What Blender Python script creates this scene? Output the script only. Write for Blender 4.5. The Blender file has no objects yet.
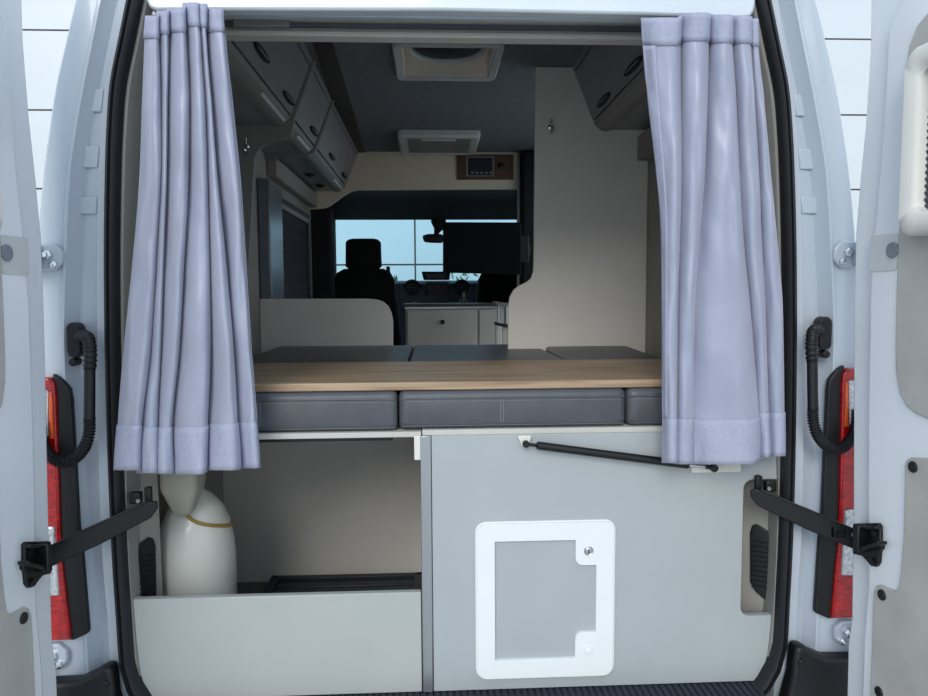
import bpy, bmesh, math, random
from mathutils import Vector, Matrix, Euler
random.seed(5)
S = bpy.context.scene
COL = S.collection
# ------------------------------------------------------------------ camera
FPX = 700.0
CAM = Vector((-0.065, -1.64, 1.53))
EUL = Euler((math.radians(90 - 4.41), 0.006, -math.radians(2.72)), 'XYZ')
ROT = EUL.to_matrix()
cd = bpy.data.cameras.new('camera'); cam = bpy.data.objects.new('camera', cd); COL.objects.link(cam)
cam.location = CAM; cam.rotation_euler = EUL
cd.sensor_width = 36; cd.lens = FPX / 928 * 36; cd.clip_start = 0.02; cd.clip_end = 200
S.camera = cam

def ray(px, py):
    return ROT @ Vector(((px - 464) / FPX, -(py - 348) / FPX, -1))
def PP(px, py, p0, n):
    d = ray(px, py); n = Vector(n); t = (Vector(p0) - CAM).dot(n) / d.dot(n)
    return CAM + d * t
def PY(px, py, Y): return PP(px, py, (0, Y, 0), (0, 1, 0))
def PZ(px, py, Z): return PP(px, py, (0, 0, Z), (0, 0, 1))
def PX(px, py, X): return PP(px, py, (X, 0, 0), (1, 0, 0))
def XZ(px, py, Y):
    p = PY(px, py, Y); return (p.x, p.z)

# ------------------------------------------------------------------ materials
def lin(c):
    return tuple((v / 255 / 12.92) if v / 255 <= 0.04045 else ((v / 255 + 0.055) / 1.055) ** 2.4 for v in c)
MATS = {}
def mat(name, rgb, rough=0.5, metal=0.0, var=0.06, scale=12.0, bump=0.0, bscale=200.0, spec=0.5, coat=0.0, stretch=(1, 1, 1), emit=None, sheen=0.0):
    m = bpy.data.materials.new(name); m.use_nodes = True
    nt = m.node_tree; b = nt.nodes['Principled BSDF']
    c = lin(rgb)
    tc = nt.nodes.new('ShaderNodeTexCoord'); mp = nt.nodes.new('ShaderNodeMapping'); mp.inputs['Scale'].default_value = stretch
    nt.links.new(tc.outputs['Object'], mp.inputs[0])
    if var:
        nz = nt.nodes.new('ShaderNodeTexNoise'); nz.inputs['Scale'].default_value = scale; nz.inputs['Detail'].default_value = 5
        rp = nt.nodes.new('ShaderNodeValToRGB')
        rp.color_ramp.elements[0].position = 0.3; rp.color_ramp.elements[1].position = 0.7
        rp.color_ramp.elements[0].color = tuple(v * (1 - var) for v in c) + (1,)
        rp.color_ramp.elements[1].color = tuple(min(1, v * (1 + var)) for v in c) + (1,)
        nt.links.new(mp.outputs[0], nz.inputs['Vector']); nt.links.new(nz.outputs['Fac'], rp.inputs[0])
        nt.links.new(rp.outputs[0], b.inputs['Base Color'])
    else:
        b.inputs['Base Color'].default_value = c + (1,)
    if bump:
        n2 = nt.nodes.new('ShaderNodeTexNoise'); n2.inputs['Scale'].default_value = bscale; n2.inputs['Detail'].default_value = 3
        bp = nt.nodes.new('ShaderNodeBump'); bp.inputs['Strength'].default_value = bump; bp.inputs['Distance'].default_value = 0.002
        nt.links.new(mp.outputs[0], n2.inputs['Vector']); nt.links.new(n2.outputs['Fac'], bp.inputs['Height']); nt.links.new(bp.outputs[0], b.inputs['Normal'])
    b.inputs['Roughness'].default_value = rough; b.inputs['Metallic'].default_value = metal
    b.inputs['Specular IOR Level'].default_value = spec; b.inputs['Coat Weight'].default_value = coat
    b.inputs['Sheen Weight'].default_value = sheen
    if emit:
        b.inputs['Emission Color'].default_value = lin(emit[0]) + (1,); b.inputs['Emission Strength'].default_value = emit[1]
    MATS[name] = m
    return m
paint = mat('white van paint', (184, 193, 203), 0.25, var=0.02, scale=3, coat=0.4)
paint_lit = mat('van white lit doors', (234, 238, 242), 0.25, var=0.02, scale=3, coat=0.4)  # same white as the van body, lightened as painted light on the doors
rubber = mat('black rubber seal', (24, 25, 29), 0.6, var=0.1, bump=0.1)
blackpl = mat('black plastic', (15, 16, 19), 0.5, var=0.15, bump=0.15, bscale=500)
blackgl = mat('gloss black', (8, 8, 10), 0.2, var=0)
bracketm = mat('black painted steel', (9, 10, 12), 0.4, var=0.1)
greytrim = mat('grey plastic trim', (138, 136, 132), 0.5, var=0.04)
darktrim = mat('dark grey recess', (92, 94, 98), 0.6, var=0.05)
beige = mat('grey beige door board', (182, 180, 174), 0.75, var=0.10, scale=9, bump=0.15, bscale=300)
cream = mat('cream plastic', (222, 220, 212), 0.4, var=0.02)
sticker = mat('cream foam pad', (204, 208, 206), 0.8, var=0.04)
greydot = mat('grey plug', (128, 136, 144), 0.6, var=0.05)
board = mat('pale grey laminate', (176, 180, 178), 0.38, var=0.03, scale=6)
board2 = mat('pale grey melamine', (170, 176, 178), 0.4, var=0.03, scale=6)
beigeedge = mat('pale edge banding', (196, 194, 186), 0.5, var=0.03)
panelm = mat('light grey partition laminate', (226, 223, 215), 0.45, var=0.03, scale=5)
lockerm = mat('grey locker laminate', (136, 137, 138), 0.35, var=0.05, scale=6)
ceilm = mat('grey ceiling felt', (116, 120, 124), 0.9, var=0.1, scale=20, bump=0.3)
walllin = mat('grey wall lining', (150, 147, 140), 0.8, var=0.07, scale=10, bump=0.2)
backm = mat('grey compartment panel', (190, 187, 181), 0.7, var=0.06, scale=5, bump=0.1)
brown = mat('dark walnut strip', (62, 44, 34), 0.5, var=0.2, scale=20)
alu = mat('brushed aluminium', (176, 180, 182), 0.35, metal=0.85, var=0.05, scale=30, stretch=(1, 1, .05))
chrome = mat('chrome', (210, 212, 215), 0.12, metal=1.0, var=0)
leather = mat('dark grey leatherette', (80, 82, 88), 0.42, var=0.08, scale=14, bump=0.35, bscale=260)
stitch = mat('grey stitching', (128, 130, 134), 0.7, var=0)
clothm = mat('lavender satin cloth', (160, 164, 183), 0.33, var=0.03, scale=5, bump=0.06, bscale=500, sheen=0.3)
clothhem = mat('woven lavender hem', (166, 170, 190), 0.8, var=0.07, scale=120, bump=0.5, bscale=350)
bottlem = mat('white enamel', (208, 210, 202), 0.3, var=0.03, coat=0.3)
guardm = mat('greige plastic cap', (168, 166, 152), 0.5, var=0.03)
hosem = mat('ochre hose', (150, 122, 62), 0.5, var=0.1)
traym = mat('dark navy plastic tray', (30, 36, 46), 0.5, var=0.1)
floorm = mat('dark floor', (96, 94, 92), 0.7, var=0.2, scale=40)
stepm = mat('dark ribbed rubber step', (38, 44, 54), 0.7, var=0.1)
tvm = mat('black television', (4, 4, 6), 0.6, var=0, spec=0.15)
seatm = mat('black seat fabric', (14, 14, 17), 0.9, var=0.1, bump=0.3)
cabm = mat('black cab lining', (17, 18, 22), 0.8, var=0.1)
dashm = mat('charcoal dashboard', (78, 92, 106), 0.55, var=0.08, bump=0.2)
screenm = mat('dark display glass', (20, 28, 44), 0.4, var=0)
beigewall = mat('beige bulkhead board', (226, 212, 190), 0.55, var=0.03)
kitchm = mat('grey kitchen laminate', (196, 192, 180), 0.4, var=0.04)
ventm = mat('off white vent plastic', (205, 206, 204), 0.45, var=0.03)
ventin = mat('cream vent interior', (245, 236, 224), 0.5, var=0.03)
blindm = mat('grey pleated blind', (72, 76, 82), 0.7, var=0.05)
redm = mat('red lens', (168, 6, 10), 0.10, var=0.5, scale=55, bump=.5, bscale=120, coat=0.6, stretch=(1, 1, 3))
amberm = mat('amber reflector', (225, 90, 30), 0.15, var=0.2, scale=60, coat=0.5)
clearm = mat('clear faceted lens', (206, 208, 210), 0.12, metal=0.5, var=0.35, scale=110, bump=0.6, bscale=90)
asphalt = mat('pale paving', (186, 186, 182), 0.9, var=0.15, scale=4, bump=0.3)
wallout = mat('white wall panels', (206, 212, 216), 0.35, var=0.02, scale=1)
joint = mat('dark panel joint', (96, 84, 78), 0.8, var=0.05)
leafm = mat('green foliage', (96, 128, 84), 0.7, var=0.3, scale=30)
keym = mat('pale key fob', (190, 192, 196), 0.3, metal=0.3, var=0)

def wood_mat():
    m = bpy.data.materials.new('oak table board'); m.use_nodes = True; nt = m.node_tree; b = nt.nodes['Principled BSDF']
    tc = nt.nodes.new('ShaderNodeTexCoord'); mp = nt.nodes.new('ShaderNodeMapping'); mp.inputs['Scale'].default_value = (1.3, 22, 22)
    nz = nt.nodes.new('ShaderNodeTexNoise'); nz.inputs['Scale'].default_value = 2.4; nz.inputs['Detail'].default_value = 8; nz.inputs['Distortion'].default_value = 0.6
    rp = nt.nodes.new('ShaderNodeValToRGB')
    e = rp.color_ramp.elements; e[0].position = 0.3; e[1].position = 0.72
    e[0].color = lin((128, 104, 80)) + (1,); e[1].color = lin((190, 164, 134)) + (1,)
    nt.links.new(tc.outputs['Object'], mp.inputs[0]); nt.links.new(mp.outputs[0], nz.inputs['Vector']); nt.links.new(nz.outputs['Fac'], rp.inputs[0]); nt.links.new(rp.outputs[0], b.inputs['Base Color'])
    b.inputs['Roughness'].default_value = 0.42
    return m
oak = wood_mat()
def glass_mat(name, tint):
    m = bpy.data.materials.new(name); m.use_nodes = True; nt = m.node_tree
    nt.nodes.remove(nt.nodes['Principled BSDF']); out = nt.nodes['Material Output']
    t = nt.nodes.new('ShaderNodeBsdfTransparent'); t.inputs[0].default_value = tint + (1,)
    g = nt.nodes.new('ShaderNodeBsdfGlossy'); g.inputs['Roughness'].default_value = 0.02
    f = nt.nodes.new('ShaderNodeFresnel'); f.inputs[0].default_value = 1.3
    mx = nt.nodes.new('ShaderNodeMixShader')
    nt.links.new(f.outputs[0], mx.inputs[0]); nt.links.new(t.outputs[0], mx.inputs[1]); nt.links.new(g.outputs[0], mx.inputs[2]); nt.links.new(mx.outputs[0], out.inputs[0])
    return m
glass = glass_mat('tinted windscreen glass', (0.78, 0.95, 1.0))

# ------------------------------------------------------------------ mesh helpers
def newbm(): return bmesh.new()
def box(bm, x0, x1, y0, y1, z0, z1):
    vs = [bm.verts.new((x, y, z)) for x in (x0, x1) for y in (y0, y1) for z in (z0, z1)]
    for f in ((0, 1, 3, 2), (4, 6, 7, 5), (0, 4, 5, 1), (2, 3, 7, 6), (0, 2, 6, 4), (1, 5, 7, 3)):
        bm.faces.new([vs[i] for i in f])
    return bm
def extr(bm, poly, v):
    """closed polygon of Vectors extruded by v"""
    v = Vector(v); a = [bm.verts.new(Vector(p)) for p in poly]; b = [bm.verts.new(Vector(p) + v) for p in poly]
    n = len(a)
    bm.faces.new(a); bm.faces.new(b[::-1])
    for i in range(n):
        bm.faces.new((a[i], b[i], b[(i + 1) % n], a[(i + 1) % n]))
    return bm
def prismY(bm, xz, y0, y1): return extr(bm, [(x, y0, z) for x, z in xz], (0, y1 - y0, 0))
def prismX(bm, yz, x0, x1): return extr(bm, [(x0, y, z) for y, z in yz], (x1 - x0, 0, 0))
def prismZ(bm, xy, z0, z1): return extr(bm, [(x, y, z0) for x, y in xy], (0, 0, z1 - z0))
def rrect(x0, x1, z0, z1, r, n=5, corners=(1, 1, 1, 1)):
    pts = []
    for k, (cx, cz, a0) in enumerate(((x1 - r, z1 - r, 0), (x0 + r, z1 - r, 90), (x0 + r, z0 + r, 180), (x1 - r, z0 + r, 270))):
        if not corners[k]:
            pts.append((x1 if k in (0, 3) else x0, z1 if k in (0, 1) else z0)); continue
        for i in range(n + 1):
            a = math.radians(a0 + 90 * i / n); pts.append((cx + r * math.cos(a), cz + r * math.sin(a)))
    return pts
def smooth_pts(pts, n=6, closed=False):
    P = [Vector(p) for p in pts]; out = []; N = len(P)
    rng = range(N) if closed else range(N - 1)
    for i in rng:
        if closed: p0, p1, p2, p3 = P[i - 1], P[i], P[(i + 1) % N], P[(i + 2) % N]
        else: p0, p1, p2, p3 = P[max(i - 1, 0)], P[i], P[i + 1], P[min(i + 2, N - 1)]
        for k in range(n):
            t = k / n
            out.append(0.5 * ((2 * p1) + (p2 - p0) * t + (2 * p0 - 5 * p1 + 4 * p2 - p3) * t * t + (3 * p1 - p0 - 3 * p2 + p3) * t ** 3))
    if not closed: out.append(P[-1])
    return out
def loft(bm, rings, closed=True, caps=True):
    R = [[bm.verts.new(p) for p in r] for r in rings]
    n = len(R[0])
    for a, b in zip(R, R[1:]):
        for i in range(n if closed else n - 1):
            bm.faces.new((a[i], a[(i + 1) % n], b[(i + 1) % n], b[i]))
    if closed and caps:
        bm.faces.new(R[0][::-1]); bm.faces.new(R[-1])
    return R
def tube(bm, pts, r, n=12, caps=True):
    P = [Vector(p) for p in pts]; rings = []
    rr = r if isinstance(r, (list, tuple)) else [r] * len(P)
    t0 = (P[1] - P[0]).normalized(); up = Vector((0, 0, 1)) if abs(t0.z) < 0.9 else Vector((1, 0, 0))
    u = t0.cross(up).normalized()
    for i, p in enumerate(P):
        t = (P[min(i + 1, len(P) - 1)] - P[max(i - 1, 0)]).normalized()
        u = (u - t * u.dot(t)).normalized(); w = t.cross(u)
        rings.append([p + (u * math.cos(a) + w * math.sin(a)) * rr[i] for a in (2 * math.pi * k / n for k in range(n))])
    loft(bm, rings, True, caps)
    return bm
def lathe(bm, prof, c, axis=(0, 0, 1), n=32):
    """prof: (radius, height) along the axis from c"""
    ax = Vector(axis).normalized(); u = ax.orthogonal().normalized(); w = ax.cross(u); c = Vector(c)
    rings = [[c + ax * h + (u * math.cos(a) + w * math.sin(a)) * max(r, 1e-4) for a in (2 * math.pi * k / n for k in range(n))] for r, h in prof]
    loft(bm, rings, True, True)
    return bm
def disc(bm, c, axis, r, h, n=24): return lathe(bm, [(r, 0), (r, h)], c, axis, n)
OFF = {}
def obj(name, bm, m, parent=None, bevel=0.0, seg=2, ang=35, origin=None, sub=0, keep=False):
    bmesh.ops.remove_doubles(bm, verts=bm.verts, dist=1e-6)
    if not keep: bmesh.ops.recalc_face_normals(bm, faces=bm.faces)
    if parent is not None: off = OFF[parent.name]
    elif origin is not None: off = Vector(origin)
    else:
        xs = [v.co for v in bm.verts]
        off = Vector(((min(v.x for v in xs) + max(v.x for v in xs)) / 2, (min(v.y for v in xs) + max(v.y for v in xs)) / 2, min(v.z for v in xs)))
    for v in bm.verts: v.co -= off
    me = bpy.data.meshes.new(name); bm.to_mesh(me); bm.free()
    for x in (m if isinstance(m, (list, tuple)) else [m]): me.materials.append(x)
    for p in me.polygons: p.use_smooth = True
    me.set_sharp_from_angle(angle=math.radians(ang))
    o = bpy.data.objects.new(name, me); COL.objects.link(o)
    if parent is not None: o.parent = parent
    else: o.location = off
    OFF[o.name] = off
    if bevel:
        b = o.modifiers.new('bevel', 'BEVEL'); b.width = bevel; b.segments = seg; b.limit_method = 'ANGLE'; b.angle_limit = math.radians(30)
        b.harden_normals = False
    if sub:
        s = o.modifiers.new('subdivision', 'SUBSURF'); s.levels = sub; s.render_levels = sub
    return o
def tag(o, label, cat, group=None):
    o['label'] = label; o['category'] = cat
    if group: o['group'] = group
    return o
def thing(name, label, cat, loc, group=None):
    o = bpy.data.objects.new(name, None); COL.objects.link(o); o.location = loc; o.empty_display_size = 0.1
    OFF[o.name] = Vector(loc)
    return tag(o, label, cat, group)
def struct(name, bm, m, **k):
    o = obj(name, bm, m, **k); o['kind'] = 'structure'; return o
def mir(pts): return [(-p[0],) + tuple(p[1:]) for p in pts]
def chaikin(pts, it=2):
    for _ in range(it):
        q = []
        for i in range(len(pts)):
            a = Vector(pts[i]); b = Vector(pts[(i + 1) % len(pts)])
            q += [a * .75 + b * .25, a * .25 + b * .75]
        pts = q
    return pts

FZ = 0.55      # load floor
CZ = 2.46      # ceiling
# ================================================================== SETTING
bm = newbm(); box(bm, -14, 14, -14, 9, -0.04, 0); struct('ground', bm, asphalt)
# white panelled wall behind the van
bm = newbm(); WY = 7.4
zr = [PY(45, y, WY).z for y in (110, 30)]
ph = zr[1] - zr[0]; zj = zr[0]
xv = PY(415, 240, WY).x
zs = [zj + k * ph for k in range(-4, 6)]
zs = [0.0] + [z for z in zs if 0.1 < z < 7.5]
xs = [xv - 12, xv - 6, xv, xv + 6, xv + 12]
g = 0.011
for i in range(len(xs) - 1):
    for j in range(len(zs) - 1):
        box(bm, xs[i] + g, xs[i + 1] - g, WY, WY + 0.06, zs[j] + g, zs[j + 1] - g)
n0 = len(bm.faces)
box(bm, xs[0], xs[-1], WY + 0.02, WY + 0.2, 0, zs[-1])
bm.faces.ensure_lookup_table()
for f in bm.faces[n0:]: f.material_index = 1
struct('wall_background', bm, [wallout, joint], keep=False)

# ---- rear frame of the body (pillars), built on the right and mirrored
# rows: y px, seal-inner, seal-outer, channel, ridge, outer corner (px on the right side at the opening plane)
rows = [(-150, 715, 728, 743, 754, 772), (-60, 744, 757, 772, 783, 803), (0, 757.5, 770, 784, 797, 822), (45, 767, 779, 790, 806, 833), (90, 776, 788, 799, 815, 843), (135, 780, 791.5, 803, 823, 850), (180, 782, 793.5, 806, 829, 856),
        (250, 784, 795, 808, 833, 862), (340, 784.5, 795.5, 809, 836, 866), (450, 783, 794.5, 809, 832, 868), (540, 780.5, 792, 807, 826, 868), (600, 777.5, 789, 803, 820, 866), (645, 774, 787.5, 801, 818, 862), (720, 766, 780, 796, 814, 862), (900, 766, 780, 796, 814, 862)]
def Xr(px, py):
    p = PY(px, py, 0.0); return p.x, p.z
cols = []
for (y, si, so, ch, ri, ou) in rows:
    xsi, z = Xr(si, y); xso, _ = Xr(so, y); xch, _ = Xr(ch, y); xri, _ = Xr(ri, y); xou, _ = Xr(ou, y)
    cols.append((z, xsi, xso, xch, xri, xou))
def refine(rows, n=4): return [tuple(v) for v in smooth_rows(rows, n)]
def smooth_rows(rows, n):
    out = []
    for i in range(len(rows) - 1):
        p0, p1, p2, p3 = rows[max(i - 1, 0)], rows[i], rows[i + 1], rows[min(i + 2, len(rows) - 1)]
        for k in range(n):
            t = k / n
            out.append([0.5 * (2 * b + (c - a) * t + (2 * a - 5 * b + 4 * c - d) * t * t + (3 * b - a - 3 * c + d) * t ** 3) for a, b, c, d in zip(p0, p1, p2, p3)])
    out.append(list(rows[-1])); return out
cols = refine(cols)
bm = newbm()
for s in (1, -1):
    rings = []
    for (z, si, so, ch, ri, ou) in cols:
        w = ou + 0.03
        ring = [(so - .004, .030, z), (so + .004, .016, z), (ch - .008, .012, z), (ch + .002, .034, z), (ri - .022, .038, z), (ri - .009, .018, z), (ri - .003, .006, z), (ri + .003, .006, z), (ri + .009, .013, z),
                (ou - .03, .010, z), (ou - .008, .014, z), (ou, .024, z), (ou + .008, .05, z), (w, .25, z), (w - .02, .25, z), (ou - .03, .09, z), (so + .02, .09, z), (so - .004, .09, z)]
        rings.append([(s * x, y, zz) for x, y, zz in ring])
    loft(bm, rings)
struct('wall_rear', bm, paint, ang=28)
for s, nm in ((1, 'wall_outer_right'), (-1, 'wall_outer_left')):
    bm = newbm(); rings = []
    for (z, si, so, ch, ri, ou) in cols:
        w = ou + .03
        rings.append([(s * x, y, z) for x, y in ((w - .02, .251), (w, .251), (w + .01, 1.2), (w + .01, 3.2 if s < 0 else 1.36), (w - .015, 3.2 if s < 0 else 1.36), (w - .015, 1.2))])
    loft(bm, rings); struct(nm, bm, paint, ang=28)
# little pressed ribs on the pillars
def pad(bm, s, x0, x1, z0, z1, y0, y1):
    box(bm, *(sorted((s * x0, s * x1))), y0, y1, z0, z1)
def col_at(z):
    return min(cols, key=lambda c: abs(c[0] - z))
k_ = 0
for s in (1, -1):
    for (ya, yb) in ((97, 117), (150, 169), (204, 222)):
        c0 = col_at(PY(805, ya, .03).z); c1 = col_at(PY(805, yb, .03).z)
        bm = newbm(); extr(bm, [(s * (c0[3] + .004), .036, c0[0]), (s * (c0[4] - .016), .036, c0[0]), (s * (c1[4] - .016), .036, c1[0]), (s * (c1[3] + .004), .036, c1[0])], (0, -.0055, 0))
        struct('trim_%d' % (21 + k_), bm, paint, bevel=.003); k_ += 1

# rubber weather seal round the opening
zfl = FZ + 0.005
cols_all = cols
seal = [((c[1] + c[2]) / 2, c[0]) for c in cols if c[0] > Xr(780, 650)[1]]
low = [((Xr(a, y)[0] + Xr(b, y)[0]) / 2, Xr(a, y)[1]) for (y, a, b) in ((668, 768, 781), (684, 758, 773), (696, 748, 764))]
path = seal + low
bm = newbm()
for s in (1, -1):
    rings = []
    hw = (cols[8][2] - cols[8][1]) / 2
    P = [Vector((s * x, 0, z)) for x, z in path]
    for i, p in enumerate(P):
        t = (P[min(i + 1, len(P) - 1)] - P[max(i - 1, 0)]).normalized(); nrm = Vector((t.z, 0, -t.x))
        rings.append([p + nrm * (hw * a) + Vector((0, b, 0)) for a, b in ((-1, .055), (-1, .0), (-.75, -.012), (-.2, -.017), (-.1, -.010), (.1, -.010), (.3, -.018), (.8, -.012), (1, .0), (1, .055))])
    loft(bm, rings)
struct('trim_2', bm, rubber, ang=50)
# grey inner lining of the opening
bm = newbm()
for s in (1, -1):
    rings = []
    for (z, si, so, ch, ri, ou) in cols:
        if z < FZ: continue
        f = min(1, max(0, (z - 1.05) / .15)); e1 = .003 + .005 * f; e2 = .004 + .022 * f
        rings.append([(s * (si + .006), .012, z), (s * (si - e1), .012, z), (s * (si - e2), .05, z), (s * (si - e2), .075, z), (s * (si + .0), .12, z), (s * (si + .03), .12, z), (s * (si + .006), .08, z)])
    loft(bm, rings)
struct('trim_3', bm, greytrim, ang=40)

# white header over the opening with rounded lower corners
bm = newbm()
hp = [XZ(x, y, -.008) for x, y in ((146, -90), (146, 0), (149, 7), (156, 10), (250, 9.5), (450, 10), (640, 14), (738, 18), (750, 17), (754, 12), (756, 4), (756, -90))]
prismY(bm, hp, -.008, .03)
struct('wall_header', bm, mat('van white lit header', (214, 222, 229), .25, var=.02, coat=.4), bevel=.006)  # van white again, lightened so the header looks better lit
bm = newbm()   # roof and upper body closing the shell
za, zb = PY(450, 14, 0).z, 2.62
prismX(bm, [(.03, za + .002), (.045, za + .002), (.06, 2.56), (.2, CZ + .08), (3.2, CZ + .08), (3.2, CZ + .12), (.0, CZ + .12), (.0, za + .1), (.03, za + .1)], -.72, .72)
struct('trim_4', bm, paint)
hdr = mat('pale header trim', (206, 202, 196), 0.45, var=0.03)
# inner header: underside, recess and lip
bm = newbm()
zl = PY(450, 39, .2).z
prismX(bm, [(.046, za + .035), (.2, za + .055), (.2, zl + .014), (.188, zl + .014), (.188, zl), (.235, zl), (.235, CZ), (.225, CZ), (.215, za + .075), (.046, za + .05)], -.86, .86)
struct('trim_5', bm, hdr, bevel=.004)
bm = newbm()
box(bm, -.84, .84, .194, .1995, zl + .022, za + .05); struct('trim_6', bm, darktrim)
bm = newbm()
box(bm, PY(233, 30, .19).x, PY(290, 30, .19).x, .186, .1945, zl + .02, zl + .045)
tag(obj('header_lamp', bm, greytrim, bevel=.006), 'flat grey lamp strip on the header beside the left curtain', 'lamp')

# floor, side linings, ceiling
bm = newbm(); box(bm, -.86, .86, .046, 5.0, FZ - .05, FZ); struct('floor', bm, floorm)
for side, s in (('left', -1), ('right', 1)):
    bm = newbm()
    box(bm, *sorted((s * .85, s * .88)), .11, 3.1 if s < 0 else 1.36, FZ, CZ + .09)
    if s > 0: box(bm, .85, .88, 1.36, 3.1, 2.36, CZ + .09); box(bm, .85, .88, 2.75, 3.1, FZ, 2.36)
    struct('wall_' + side, bm, walllin)
    bm = newbm()                                   # wheel-arch lining below the bed
    box(bm, *sorted((s * .80, s * .86)), .131, .80, FZ, 1.165)
    struct('baseboard_' + side, bm, walllin, bevel=.004)
    bm = newbm(); prismZ(bm, [(s * .80, .045), (s * (.69 if s > 0 else .755), .130), (s * .80, .130)], FZ, 1.165)
    struct('trim_%d' % (31 if s > 0 else 32), bm, walllin, bevel=.003)
va_ = (PZ(397, 80, CZ - .02).x + .034, PZ(495, 80, CZ - .02).x - .034, PZ(446, 45, CZ - .02).y + .034, PZ(446, 80.5, CZ - .02).y - .034)
bm = newbm(); box(bm, -.86, va_[0], .24, 3.1, CZ, CZ + .03); box(bm, va_[1], .86, .24, 3.1, CZ, CZ + .03); box(bm, va_[0], va_[1], .24, va_[2], CZ, CZ + .03); box(bm, va_[0], va_[1], va_[3], 3.1, CZ, CZ + .03); struct('ceiling', bm, ceilm)
bm = newbm()
prismZ(bm, [PZ(312, 40, CZ)[:2], PZ(332, 40, CZ)[:2], (PZ(366, 153, CZ).x, 3.04), (PZ(350, 153, CZ).x, 3.04)], CZ - .006, CZ + .002)
struct('trim_7', bm, brown)

# bulkhead board above the cab
FY = 3.04
bm = newbm()
arch = [(314, 209), (325, 208), (331, 205), (347, 193.5), (352, 191), (358, 190), (519.5, 189)]
zt = CZ + .02
poly = [XZ(x, y, FY) for x, y in arch] + [(PY(519.5, 189, FY).x, zt), (-.86, zt), (-.86, XZ(314, 209, FY)[1])]
prismY(bm, poly, FY, FY + .03); struct('wall_front', bm, beigewall, bevel=.003)
bm = newbm()
prismY(bm, [XZ(517.3, 150, FY - .01), XZ(519.6, 150, FY - .01), XZ(519.6, 346, FY - .01), XZ(517.3, 346, FY - .01)], FY - .012, FY)
struct('trim_8', bm, alu)

# dark cab shell
bm = newbm()
xl = PY(336, 240, 4.5).x; xr = -xl
box(bm, -1.0, -.88, FY + .03, 3.9, FZ - .3, 2.5); struct('wall_cab_left', bm, cabm)
bm = newbm(); box(bm, .88, 1.0, FY + .03, 3.9, FZ - .3, 2.5); struct('wall_cab_right', bm, cabm)
bm = newbm(); prismZ(bm, [(-1, 3.9), (-.88, 3.9), (-.86, 4.3), (xl, 4.45), (xl, 4.5), (-1.0, 4.5)], 1.5, 2.5); struct('trim_12', bm, cabm)
bm = newbm(); prismZ(bm, [(1, 3.9), (.88, 3.9), (.86, 4.3), (xr, 4.45), (xr, 4.5), (1.0, 4.5)], 1.5, 2.5); struct('trim_13', bm, cabm)
bm = newbm(); box(bm, -.86, -.72, FY + .03, FY + .2, FZ, XZ(310, 207, FY)[1] + .01); struct('trim_14', bm, cabm, bevel=.02)    # B-pillars behind the arch
bm = newbm(); box(bm, PY(520, 200, FY).x, .86, FY - .10, FY + .2, FZ, CZ - .001); struct('trim_15', bm, cabm, bevel=.02)
bm = newbm()
zw = PY(430, 219.5, 4.45).z
prismX(bm, [(FY + .03, XZ(430, 190, FY)[1] + .02), (FY + .4, XZ(430, 190, FY)[1] + .05), (4.0, zw + .1), (4.42, zw + .0), (4.5, zw), (4.5, 2.6), (FY + .03, 2.6)], -1.0, 1.0)
struct('ceiling_cab', bm, cabm, bevel=.02)
bm = newbm()
prismY(bm, [XZ(x, y, 4.35) for x, y in ((430, 191), (450, 206), (500, 209), (508, 200), (560, 200), (560, 185))], 4.2, 4.35)
bm.free()
bm = newbm()
extr(bm, [(-.95, 4.51, zw + .06), (.95, 4.51, zw + .06), (.95, 4.96, 1.46), (-.95, 4.96, 1.46)], (0, .006, .004)); struct('window_1', bm, glass)
bm = newbm(); box(bm, -1, 1, 4.91, 5.0, FZ - .3, 1.46); struct('trim_9', bm, cabm)

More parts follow.
